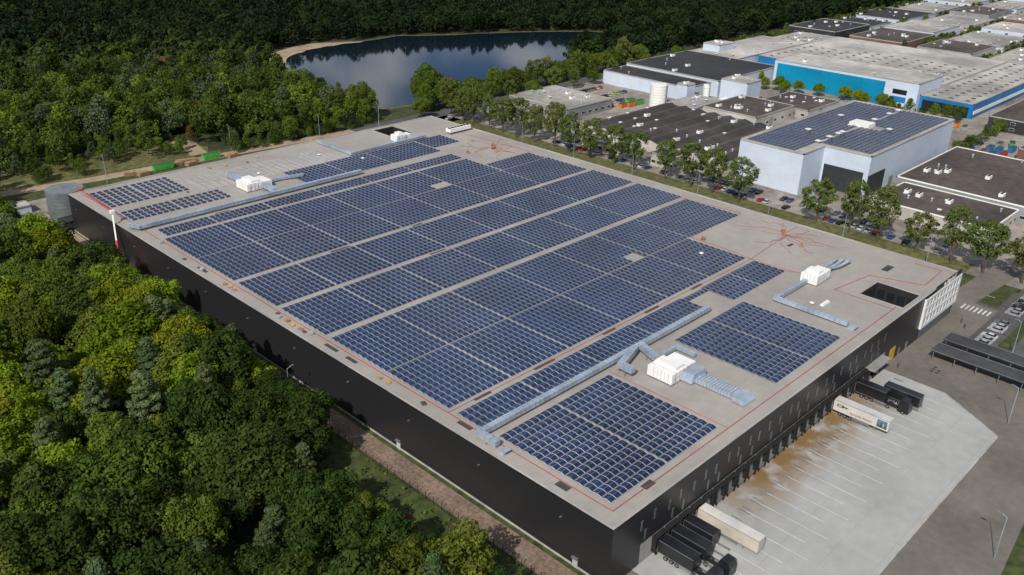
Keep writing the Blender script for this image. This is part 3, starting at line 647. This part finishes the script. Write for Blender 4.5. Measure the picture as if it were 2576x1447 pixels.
def tractor(x,y,k,label,rot=-math.pi/2):
    o=empty('truck_tractor',(x,y,.03),label,'truck',rot)
    b=B(); b.prism([(3.4,.5),(3.4,2.9),(3.9,3.7),(5.5,3.6),(5.95,2.4),(6.0,.5)],-1.22,1.22,k); b.box(0,3.4,-.45,.45,.7,1.0,'dark_rubber'); b.obj('cab',o)
    b=B(); b.add([(5.56,-1.1,3.4),(5.96,-1.1,2.4),(5.96,1.1,2.4),(5.56,1.1,3.4)],[[0,1,2,3]],'glass_dark'); b.box(4.4,5.5,-1.25,-1.22,2.1,2.9,'glass_dark'); b.box(4.4,5.5,1.22,1.25,2.1,2.9,'glass_dark'); b.obj('windscreen',o)
    for x_ in(.9,4.7):
        for y_ in(-1.05,1.05): child('wheel',TW,o,(x_,y_,.5))
    return o
trailer(28.0,-1.1,13.6,'trailer_beige','pale cream box trailer backed up to loading dock',top='trailer_white')
t=trailer(86.5,-1.1,13.6,'trailer_white','white trailer with wine advertisement at loading dock')
text('ROCHE MAZET',.8,(1,0,0),(0,0,1),(7.0,-1.31,1.7),'letter_red','lettering',t)
b=B(); b.box(.9,2.5,-1.32,-1.30,2.5,3.2,'wall_dark'); b.box(2.5,3.6,-1.32,-1.30,2.72,2.98,'wall_dark'); b.box(1.2,2.1,-1.34,-1.32,2.62,3.08,'trailer_beige'); b.obj('bottle_picture',t)
b=B(); b.box(10.8,13.2,-1.32,-1.30,1.6,3.6,'poster_blue'); b.box(10.8,13.2,-1.33,-1.32,1.6,2.3,'poster_green'); b.box(11.7,11.95,-1.34,-1.33,1.8,3.0,'wall_dark'); b.box(12.3,12.5,-1.34,-1.33,1.8,2.8,'trailer_beige'); b.obj('landscape_picture',t)
trailer(98.5,-1.1,7.6,'truck_black','short black box trailer at loading dock'); tractor(98.5,-8.6,'truck_black','black truck tractor beside dock')
trailer(102.2,-6.5,9,'truck_black','black box trailer parked in yard')
for x in(14.7,18.9): 
    trailer(x,-1.1,7.8,'truck_black','short black box trailer backed up to loading dock'); tractor(x,-8.2,'truck_black','black truck tractor coupled to black trailer')
trailer(23.1,-1.1,6.5,'truck_black','black box body backed up to loading dock')
b=B()
for s_ in(-1.5,1.5):
    b.tube((s_,-4.8,.25),(s_,-6.8,.25),.09,n=8,k='steel'); b.tube((s_,-6.8,.25),(s_*1.12,-7.3,.05),.09,n=8,k='steel'); b.tube((s_,-4.8,.25),(s_,-4.8,0),.09,n=8,k='steel'); b.tube((s_,-5.8,.25),(s_,-5.8,0),.09,n=8,k='steel')
wg=b.mesh('wheel_guide')
for i in range(24):
    x=14.5+4.2*i
    if min(abs(x-q) for q in(14.7,18.9,23.1,28,86.5,98.5,102.2))<1.5: continue
    o=bpy.data.objects.new('wheel_guide',wg); o.location=(x,0,.03); COL.objects.link(o); meta(o,'pair of steel wheel guide rails before loading dock','wheel guide','wheel guides at the docks')
for x,y0,wd in((129.5,-42,6),(138.4,-42,6)):
    o=empty('bicycle_shelter',(x,y0,0.01),'long low black flat-roofed canopy on posts','canopy')
    b=B(); b.box(0,wd,0,35,2.85,3.1,'wall_dark',top='mat_dark')
    for q in(0,wd-.15): b.box(q,q+.15,0,35,3.1,3.2,'steel')
    b.obj('roof',o)
    for i in range(7):
        for q in(.3,wd-.4):
            b=B(); b.box(0,.15,0,.15,0,2.85,'steel'); b.obj('post',o,(q,.5+i*5.6,0))
b=B()
for i in range(5): b.tube((124+i%3*1.4,-10-i//3*1.4,.03),(124+i%3*1.4,-10-i//3*1.4,.05),.5,n=14,k='mat_dark')
b.obj('manhole_cover',kind='structure')
sheet('planting_bed',rect(146,175,-21,-17.5),.03,'grass'); sheet('car_park_asphalt',rect(146,205,-32,-10),.02,'asphalt'); sheet('street_grass',rect(178,198,-9,6),.035,'grass'); sheet('side_street',[(164,-2),(215,-6),(215,3),(164,6)],.045,'pavers')
# ---------------------------------------------------------------- crane
o=empty('mobile_crane',(-4.2,192,0),'red and white mobile crane reaching over the roof edge','crane')
b=B(); b.box(-1.3,1.3,-5,3,.9,1.5,'red_paint'); b.box(-1.3,1.3,-7.2,-5,.7,2.6,'red_paint'); b.box(-1,1,-1.5,1.5,1.5,2.4,'white_paint'); b.obj('chassis',o)
for y_ in(-6,-3,1,2.4):
    for x_ in(-1.1,1.1): child('wheel',TW,o,(x_,y_,.5),1.57)
b=B(); P0=Vector((0,0,2.2));P1=Vector((2.1,4.6,9.5));P2=Vector((4.2,9.5,17.2)); b.beam(P0,P1,.62,.62,'red_paint'); b.beam(P1,P2,.42,.42,'white_paint'); b.obj('mast',o)
b=B(); E=Vector((6.2,42,16.4)); A=P2
for s_,dz_ in((-.3,0),(.3,0),(0,.6)): b.tube(A+Vector((s_,0,dz_)),E+Vector((s_,0,dz_*.4)),.06,n=6,k='red_paint')
for q in range(18):
    u=A.lerp(E,q/18);v_=A.lerp(E,(q+1)/18); b.tube(u+Vector((-.3,0,0)),v_+Vector((.3,0,0)),.03,n=5,k='red_paint'); b.tube(u+Vector((-.3,0,0)),v_+Vector((0,0,.5)),.03,n=5,k='red_paint'); b.tube(u+Vector((.3,0,0)),v_+Vector((0,0,.5)),.03,n=5,k='red_paint')
b.obj('jib',o); b=B(); b.box(-.6,.6,-.8,.8,-.5,.5,'white_paint'); b.obj('operator_cab',o,(P2.x,P2.y,P2.z))
def skip(x,y,L_,k,label,r=0,h=2.4):
    o=empty('waste_container',(x,y,.05),label,'container',r); b=B(); w=2.4
    b.frust(.4,L_-.4,-w/2+.15,w/2-.15,.15,0,L_,-w/2,w/2,h,k,top='mat_dark'); b.box(-.05,L_+.05,-w/2-.06,-w/2+.04,h-.15,h+.05,k); b.box(-.05,L_+.05,w/2-.04,w/2+.06,h-.15,h+.05,k); b.obj('body',o)
    b=B()
    for i in range(1,int(L_/.9)): b.box(i*.9-.05,i*.9+.05,-w/2-.1,-w/2,.4,h-.2,k)
    b.obj('rib',o)
skip(50,283,9,'green_paint','bright green waste container filled with rubble',-.05); skip(73,284,8,'green_paint','bright green waste container beside track',-.05)
for x,y,r,k in[(300,222,0,'green_paint'),(293,222,0,'orange_paint'),(287,223,.2,'orange_paint'),(286,228,1,'orange_paint'),(298,227,0,'green_paint'),(346,50,0,'blue2'),(356,50,0,'blue2'),(346,54,0,'orange_paint'),(356,54,0,'blue2'),(366,53,0,'wall_grey'),(350,46,0,'red_paint'),(362,46,0,'blue2'),(372,48,.3,'green_paint'),(340,44,.1,'blue2'),(386,76,.2,'wall_grey'),(390,82,.1,'orange_paint')]: skip(x,y,6.5,k,{'green_paint':'bright green','orange_paint':'orange','blue2':'blue','wall_grey':'grey','red_paint':'red'}[k]+' open-top waste container on paved yard',r)
def stack(x,y,r=0):
    b=B()
    for j in range(4):
        for i in range(6): b.box(-2.4+.1*j,2.4-.07*j,-1.2+i*.4,-.85+i*.4,.05+j*.4,.36+j*.4,'wood')
    b.obj('timber_stack',loc=(x,y,.03),rot=r,label='stack of brown timber beside service road',cat='timber',group='timber stacks')
for x,y in[(61,284),(66,281),(64,286),(126,275),(131,275),(45,281),(85,280),(41,284),(68,285)]: stack(x,y,rnd.uniform(-.2,.2))
def lampbuild():
    o=empty('street_lamp',(0,-500,0),'slim grey street lamp beside the road','street lamp',group='street lamps')
    b=B(); b.tube((0,0,0),(0,0,9),.1,.06,n=8,k='galv'); b.tube((0,0,9),(.9,0,9.4),.05,n=6,k='galv'); b.obj('pole',o); b=B(); b.box(.8,1.6,-.16,.16,9.36,9.5,'steel'); b.obj('lamp_head',o); return o
lp=lampbuild()
for x,y,r in[(196,20,3.1),(196,50,3.1),(196,80,3.1),(196,112,3.1),(196,145,3.1),(196,178,3.1),(196,210,3.1),(196,-15,3.1),(60,-47,1.6),(112,-33,1.6),(-7.5,92,0),(30,281,1.5),(90,290,1.5),(130,279,1.5),(165,279,1.5),(230,280,1.5),(150,-22,1.5),(178,-24,1.5)]: put(lp,(x,y,0),r,1.1 if y<250 else 1.2)
o=empty('fence',(-7.2,-20,0),'long dark wire fence with posts along the gravel path','fence')
b=B()
for i in range(80): b.box(-.05,.05,i*2.5-.05,i*2.5+.05,0,2,'dark_rubber')
b.obj('post',o,kind='stuff'); b=B()
for q in(.2,.7,1.2,1.9): b.box(-.015,.015,0,198,q,q+.03,'dark_rubber')
b.obj('wire',o)
def person(x,y,r):
    me=bpy.data.meshes.new('person'); vs=[(0,0,.95),(0,0,1.2),(0,0,1.42),(0,0,1.5),(0,.02,1.62),(0,.02,1.74),(-.18,0,1.4),(-.26,.03,1.12),(-.25,.12,.88),(.18,0,1.4),(.26,-.03,1.12),(.25,.08,.88),(-.09,0,.9),(-.1,.12,.5),(-.1,.05,.08),(-.1,.2,.04),(.09,0,.9),(.1,-.08,.5),(.1,-.25,.1),(.1,-.12,.04)]
    es=[(0,1),(1,2),(2,3),(3,4),(4,5),(2,6),(6,7),(7,8),(2,9),(9,10),(10,11),(0,12),(12,13),(13,14),(14,15),(0,16),(16,17),(17,18),(18,19)]
    me.from_pydata(vs,es,[]); me.materials.append(MT['cloth']); o=bpy.data.objects.new('person',me); COL.objects.link(o); md=o.modifiers.new('s','SKIN')
    R_=[.14,.13,.15,.06,.1,.08,.07,.05,.04,.07,.05,.04,.09,.07,.05,.04,.09,.07,.05,.04]
    for i,q in enumerate(me.skin_vertices[0].data): q.radius=(R_[i],R_[i])
    me.skin_vertices[0].data[0].use_root=True; o.modifiers.new('u','SUBSURF').levels=1; o.location=(x,y,.05); o.rotation_euler[2]=r; meta(o,'person in dark clothes walking across the pavement','person')
person(159,-5,1); person(156,-7,2); person(119,-3,.5)
# ---------------------------------------------------------------- trees
def leaves(C_,Rc,n,leaf,rs,flat=1.0,updir=.35):
    K=len(C_); pr=Rc**2; idx=rs.choice(K,n,p=pr/pr.sum()); d_=rs.normal(size=(n,3)); d_[:,2]+=updir; d_/=np.linalg.norm(d_,axis=1)[:,None]
    r=Rc[idx]*rs.uniform(.7,1.15,n); off=d_*r[:,None]; off[:,2]*=flat; p=C_[idx]+off
    nn=d_+rs.normal(size=(n,3))*.4; nn/=np.linalg.norm(nn,axis=1)[:,None]
    a=np.cross(nn,rs.normal(size=(n,3))); a/=np.linalg.norm(a,axis=1)[:,None]; c=np.cross(nn,a); s_=leaf*rs.uniform(.5,1.4,n)[:,None]
    v=np.stack([p-a*s_,p-c*s_*.7,p+a*s_,p+c*s_*.7],1).reshape(-1,3); return v
def clumps(kind,h,r,K,rs):
    C_=[];Rc=[]
    if kind=='broad':
        hz=h*.62; ex=rs.uniform(.8,1.2)
        for i in range(K):
            t=i/K; ph=math.acos(1-1.55*t); th=i*2.39996+rs.uniform(-.4,.4); q=rs.uniform(.55,1.05)
            C_.append((r*ex*q*math.sin(ph)*math.cos(th),r/ex*q*math.sin(ph)*math.sin(th),hz+(h*.36)*q*math.cos(ph))); Rc.append(r*rs.uniform(.16,.38))
        C_.append((0,0,hz)); Rc.append(r*.5)
    elif kind=='tall':
        for i in range(K):
            t=(i+.5)/K; z_=h*(.2+.75*t); rr_=r*(math.sin(math.pi*min(1,(t*.85+.15)))**.7)*.75; th=i*2.39996; C_.append((rr_*math.cos(th),rr_*math.sin(th),z_+rs.uniform(-.5,.5))); Rc.append(r*rs.uniform(.24,.4))
    elif kind=='street':
        for i in range(K):
            t=(i+.5)/K; z_=h*(.36+.6*t)+rs.uniform(-.6,.6); rr_=r*(.35+.75*math.sin(math.pi*min(.97,t*.8+.12)))*rs.uniform(.45,1); th=i*2.39996+rs.uniform(-.5,.5); C_.append((rr_*math.cos(th),rr_*math.sin(th),z_)); Rc.append(r*rs.uniform(.16,.33))
    else:
        for i in range(K):
            t=(i+.5)/K; z_=h*(.34+.66*t); rr_=r*(1-t*.85)*rs.uniform(.5,1.1); th=i*2.39996; C_.append((rr_*math.cos(th),rr_*math.sin(th),z_)); Rc.append(r*rs.uniform(.16,.3))
    return np.array(C_),np.array(Rc)
def crownmesh(V,k):
    n=len(V)//4; me=bpy.data.meshes.new('crown'); me.vertices.add(n*4); me.vertices.foreach_set('co',V.astype(np.float32).ravel()); me.loops.add(n*4); me.loops.foreach_set('vertex_index',np.arange(n*4,dtype=np.int32)); me.polygons.add(n); me.polygons.foreach_set('loop_start',np.arange(n,dtype=np.int32)*4); me.materials.append(MT[k]); me.update(calc_edges=True); return me
def trunkmesh(h,r,C_,rs):
    b=B(); pts=[Vector((rs.uniform(-.2,.2)*i*.4,rs.uniform(-.2,.2)*i*.4,h*.75*i/4)) for i in range(5)]; rad=[h*.022,h*.018,h*.015,h*.011,h*.006]
    for i in range(4): b.tube(pts[i],pts[i+1],rad[i],rad[i+1],n=8,k='bark')
    for i in rs.choice(len(C_),min(8,len(C_)),replace=False):
        s_=pts[2 if rs.rand()<.5 else 1]+Vector((0,0,h*.05)); e=Vector(C_[i]); b.tube(s_,s_.lerp(e,.85),h*.009,h*.003,n=6,k='bark')
    return b.mesh('trunk')
PROTO={}
def tree(kind,mat,var,name,label,h,r,K,n,leaf,flat=1.):
    rs=np.random.RandomState(100+var*7+len(PROTO)); C_,Rc=clumps(kind,h,r,K,rs); o=empty(name,(0,-600,0),label,'tree'); child('trunk',trunkmesh(h,r,C_,rs),o); child('crown',crownmesh(leaves(C_,Rc,n,leaf,rs,flat),mat),o); PROTO.setdefault(mat+kind,[]).append(o); return o
for v in range(3):
    tree('broad','leaf_bright',v,'broadleaf_tree','bright green leafy tree at the forest edge',14,6,46,8000,.31)
    tree('broad','leaf_mid',v+3,'broadleaf_tree','green broadleaf tree with rounded crown in wood',14,5.8,42,8000,.31)
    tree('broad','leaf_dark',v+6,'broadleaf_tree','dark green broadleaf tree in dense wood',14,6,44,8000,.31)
    tree('pine','leaf_pine',v+9,'pine_tree','grey-green feathery conifer with pointed crown',17,4.6,44,6000,.27,.5)
    tree('tall','leaf_mid',v+12,'broadleaf_tree','tall green broadleaf tree in dense wood',15,5.4,32,6000,.31)
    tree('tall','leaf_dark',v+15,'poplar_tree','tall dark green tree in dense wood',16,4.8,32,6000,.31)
for v in range(4): tree('street','leaf_street',v+20,'street_tree','tall leafy street tree on the grass verge',18,5.1,36,3800,.32)
tree('tall','leaf_rust',32,'dead_conifer','rust brown dying conifer at the wood edge',10,2.2,18,2400,.24)
def T_(key,x,y,s=1,label=None): 
    o=put(rnd.choice(PROTO[key]),(x,y,0),rnd.uniform(0,6.28),(s*rnd.uniform(.88,1.14),s*rnd.uniform(.88,1.14),s*rnd.uniform(.88,1.14)),label); return o
cnt=0; placed=[]
def ok(x,y,d):
    for a,c in placed:
        if (a-x)**2+(c-y)**2<d*d: return False
    placed.append((x,y)); return True
def wedge(y):
    if y<58: return -23
    if y<75: return -23+(y-58)*.65
    if y<180: return -11.6
    if y<222: return -12.5
    if y<290: return -19
    return -4
tries=0
# forced belt right along the long wall
for y in[78,86,93,101,109,116,124,133,141,150,158,166,175,200,210,219]:
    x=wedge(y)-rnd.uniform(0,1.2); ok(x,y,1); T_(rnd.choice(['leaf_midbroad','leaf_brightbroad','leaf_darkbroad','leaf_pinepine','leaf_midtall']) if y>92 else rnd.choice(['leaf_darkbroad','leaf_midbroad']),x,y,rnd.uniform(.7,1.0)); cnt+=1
while tries<9000 and cnt<184:
    tries+=1; x=rnd.uniform(-105,-4); y=rnd.uniform(-5,300)
    if x>wedge(y) or x<-77+(y-79)/3-13 or y<79-(x+77)*.97-22: continue
    if not ok(x,y,6.3): continue
    t=rnd.random()
    if y<86: k='leaf_darkbroad' if t<.5 else ('leaf_darktall' if t<.66 else ('leaf_midbroad' if t<.9 else 'leaf_pinepine'))  # mostly dark crowns here: cloud shade painted into the leaf colour
    elif y<190: k='leaf_brightbroad' if t<.42 else ('leaf_midbroad' if t<.68 else ('leaf_pinepine' if t<.88 else 'leaf_darkbroad'))
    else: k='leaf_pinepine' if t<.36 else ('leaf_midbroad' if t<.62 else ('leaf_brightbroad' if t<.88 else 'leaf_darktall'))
    T_(k,x,y,rnd.choice([.72,.85,.95,1.05,1.2])); cnt+=1
T_('leaf_rusttall',-20,33,1)
for y in[-32,-20,-8,3,14,27,40,52,64,97,109,121,134,150,162,174,186,198,209,220,231,241,250,259,267]: T_('leaf_streetstreet',203.5+rnd.uniform(-1.3,1.3),y+rnd.uniform(-1,1),rnd.uniform(.9,1.1)); cnt+=1
for i in range(24):
    T_(rnd.choice(['leaf_midbroad','leaf_streetstreet','leaf_midtall']),200+i*8.6+rnd.uniform(-2,2),285+i*.3+rnd.uniform(-1.5,1.5),rnd.uniform(.75,1.0)); cnt+=1
    if i%2==0: T_(rnd.choice(['leaf_midbroad','leaf_streetstreet']),212+i*9.2,268.5+i*.25,rnd.uniform(.65,.85)); cnt+=1
for x,y,s in[(208,297,1.15),(214,300,1.25),(228,298,.9),(168,296,1.1),(164,290,.8),(190,276,.7),(222,300,1.0)]: T_('leaf_midbroad',x,y,s);cnt+=1
for x,y in[(392,196),(396,188),(399,176),(402,165),(400,205),(404,150),(403,142),(398,136),(404,128),(388,180),(394,120)]: T_('leaf_brightbroad',x,y,.58,'yellow-green tree beside blue-fronted hall');cnt+=1
def inpoly(x,y,P_):
    c=False;j=len(P_)-1
    for i in range(len(P_)):
        if (P_[i][1]>y)!=(P_[j][1]>y) and x<(P_[j][0]-P_[i][0])*(y-P_[i][1])/(P_[j][1]-P_[i][1])+P_[i][0]: c=not c
        j=i
    return c
LK=smooth_closed(grow(lake,3.8)); LK2=smooth_closed(grow(lake,26)); BEACH=[(190,392),(194,430),(202,457),(224,478),(262,490),(294,482),(304,468),(290,450),(215,388)]
rs=np.random.RandomState(3)
FV=[]
for v in range(6):
    kd=['broad','tall','pine'][v%3]; C_,Rc=clumps(kd,13,4.6,14,rs); FV.append(leaves(C_,Rc*1.2,260,.86,rs)); 
FVd=[]
for v in range(9):
    kd=['broad','tall','pine'][v%3]; C_,Rc=clumps(kd,13 if kd!='pine' else 15,5.2,28,rs); FVd.append(leaves(C_,Rc*1.12,1300,.44,rs))
pts=[]
gx=6.8
for i in range(int(1250/gx)):
    for j in range(int(770/gx)):
        x=-60+i*gx+rs.uniform(-2.8,2.8); y=290+j*gx+rs.uniform(-2.8,2.8)
        wxl=(x+102.8);wyl=(y+72.2)
        if wyl>0 and wxl/wyl<.255: continue
        if y>900-(x-120)*.62: continue
        if x>190 and y<304: continue
        if y<(297 if x<88 else 290): continue
        if inpoly(x,y,LK) or inpoly(x,y,BEACH): continue
        if 168<x<206 and y<322: continue
        s=1.0 if y>300 else .75
        if x<200 and y>300: s=1.15
        if x<86 and y<330:
            if rs.rand()>.66+.3*(y>312): continue
            s=rs.choice([.4,.6,.9])
        if inpoly(x,y,LK2) and (y<345 or x<215) and x<345:
            if rs.rand()<.3: continue
            s=.55
        pts.append((x,y,s))
for i in range(300):
    x=rs.uniform(564,1000);y=rs.choice([84,131,134,183,186,236,284,290])+rs.uniform(-2.5,2.5)
    if y>50+(x-412)*.26: pts.append((x,y,.62))
for x in range(415,940,7): pts.append((x,277+ (x-400)*.02+rs.uniform(-1,1),.62))
for i in range(26): pts.append(((rs.uniform(380,410),rs.uniform(84,128),.55)) if i%2 else (rs.uniform(335,400),rs.uniform(61,64),.45))
for i in range(70): pts.append((rs.uniform(88,176),rs.uniform(283,290) if i%3 else rs.uniform(242,258),rs.uniform(.25,.45)))
AV=[];AT=[]
for x,y,sz in pts:
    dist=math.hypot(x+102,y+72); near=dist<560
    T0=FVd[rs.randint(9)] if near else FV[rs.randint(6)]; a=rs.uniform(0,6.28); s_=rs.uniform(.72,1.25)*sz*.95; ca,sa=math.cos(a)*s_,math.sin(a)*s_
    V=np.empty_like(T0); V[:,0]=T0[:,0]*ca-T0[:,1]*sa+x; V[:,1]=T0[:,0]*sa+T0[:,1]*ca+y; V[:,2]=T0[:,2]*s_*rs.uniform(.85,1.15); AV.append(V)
    deep=min(1,max(0,(dist-490)/150)) if y>300 else 0  # darkens far crowns: dark conifer tone plus cloud shade painted into the tint
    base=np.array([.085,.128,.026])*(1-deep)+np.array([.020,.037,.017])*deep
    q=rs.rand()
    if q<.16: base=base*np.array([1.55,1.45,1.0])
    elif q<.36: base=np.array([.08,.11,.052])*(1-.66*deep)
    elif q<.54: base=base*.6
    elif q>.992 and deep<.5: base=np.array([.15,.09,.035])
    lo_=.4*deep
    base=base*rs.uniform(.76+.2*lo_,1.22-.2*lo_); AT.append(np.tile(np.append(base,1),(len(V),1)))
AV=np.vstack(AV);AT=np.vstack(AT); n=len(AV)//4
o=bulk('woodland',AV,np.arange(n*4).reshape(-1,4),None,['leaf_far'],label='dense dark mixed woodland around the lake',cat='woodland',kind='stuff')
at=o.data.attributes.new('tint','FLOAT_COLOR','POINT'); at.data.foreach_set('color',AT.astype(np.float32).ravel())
rs=np.random.RandomState(8); n=34000; x=rs.uniform(-100,-7.8,n);y=rs.uniform(-20,290,n); thr=np.where(y<62,rs.rand(n)<.55,rs.rand(n)<.35); x=x[thr];y=y[thr]
n=len(x); p=np.stack([x,y,rs.uniform(.1,1.1,n)],1); d_=rs.normal(size=(n,3)); a=np.cross(d_,[0,0,1.]); a/=np.linalg.norm(a,axis=1)[:,None]; c=np.cross(rs.normal(size=(n,3)),a); c/=np.linalg.norm(c,axis=1)[:,None]; s_=rs.uniform(.15,.45,n)[:,None]
V=np.stack([p-a*s_,p-c*s_,p+a*s_,p+c*s_],1).reshape(-1,3)
bulk('undergrowth',V,np.arange(n*4).reshape(-1,4),None,['leaf_mid'],label='low green bushes and weeds beside the path',cat='undergrowth',kind='stuff')
# ---------------------------------------------------------------- camera, light
d2=Vector((2409.7,996.7,-2250)).normalized();d1=Vector((-2568,1128,-2250)).normalized();dz=d2.cross(d1)
cd=bpy.data.cameras.new('camera'); co=bpy.data.objects.new('camera',cd); COL.objects.link(co)
m=Matrix((d2,d1,dz)).to_4x4(); m.translation=Vector((-102.8,-72.2,118.7)); co.matrix_world=m; cd.sensor_width=36; cd.lens=36*2250/2576; cd.clip_end=9000; cd.clip_start=1; sc.camera=co
SD=Vector((-.76,-.30,.72)).normalized()
sl=bpy.data.lights.new('sun','SUN'); sl.energy=4.6; sl.angle=math.radians(.55); sl.color=(1,.94,.85); so=bpy.data.objects.new('sun',sl); so.rotation_euler=SD.to_track_quat('Z','Y').to_euler(); COL.objects.link(so)
w=bpy.data.worlds.new('World'); sc.world=w; w.use_nodes=True; nt=w.node_tree; N=nt.nodes;L=nt.links; bg=N['Background']
sk=N.new('ShaderNodeTexSky'); sk.sky_type='NISHITA'; sk.sun_disc=False; sk.sun_elevation=math.asin(SD.z); sk.sun_rotation=math.atan2(SD.x,SD.y); sk.altitude=50
tc=N.new('ShaderNodeTexCoord'); mp=N.new('ShaderNodeMapping'); mp.inputs['Scale'].default_value=(1,1,2.6); L.new(tc.outputs['Generated'],mp.inputs[0]); n=N.new('ShaderNodeTexNoise'); n.inputs['Scale'].default_value=8; n.inputs['Detail'].default_value=7; L.new(mp.outputs[0],n.inputs['Vector'])
r=N.new('ShaderNodeMapRange'); r.inputs[1].default_value=.46; r.inputs[2].default_value=.6; L.new(n.outputs['Fac'],r.inputs[0])
vm=N.new('ShaderNodeVectorMath'); vm.operation='MULTIPLY'; vm.inputs[1].default_value=(.5,.66,.92); L.new(sk.outputs[0],vm.inputs[0])
mx=N.new('ShaderNodeMix'); mx.data_type='RGBA'; L.new(r.outputs[0],mx.inputs['Factor']); L.new(vm.outputs[0],mx.inputs['A']); mx.inputs['B'].default_value=(10.5,10.8,11.2,1); L.new(mx.outputs['Result'],bg.inputs['Color']); bg.inputs['Strength'].default_value=.068
sc.view_settings.view_transform='Standard'; sc.view_settings.look='None'; sc.view_settings.exposure=0
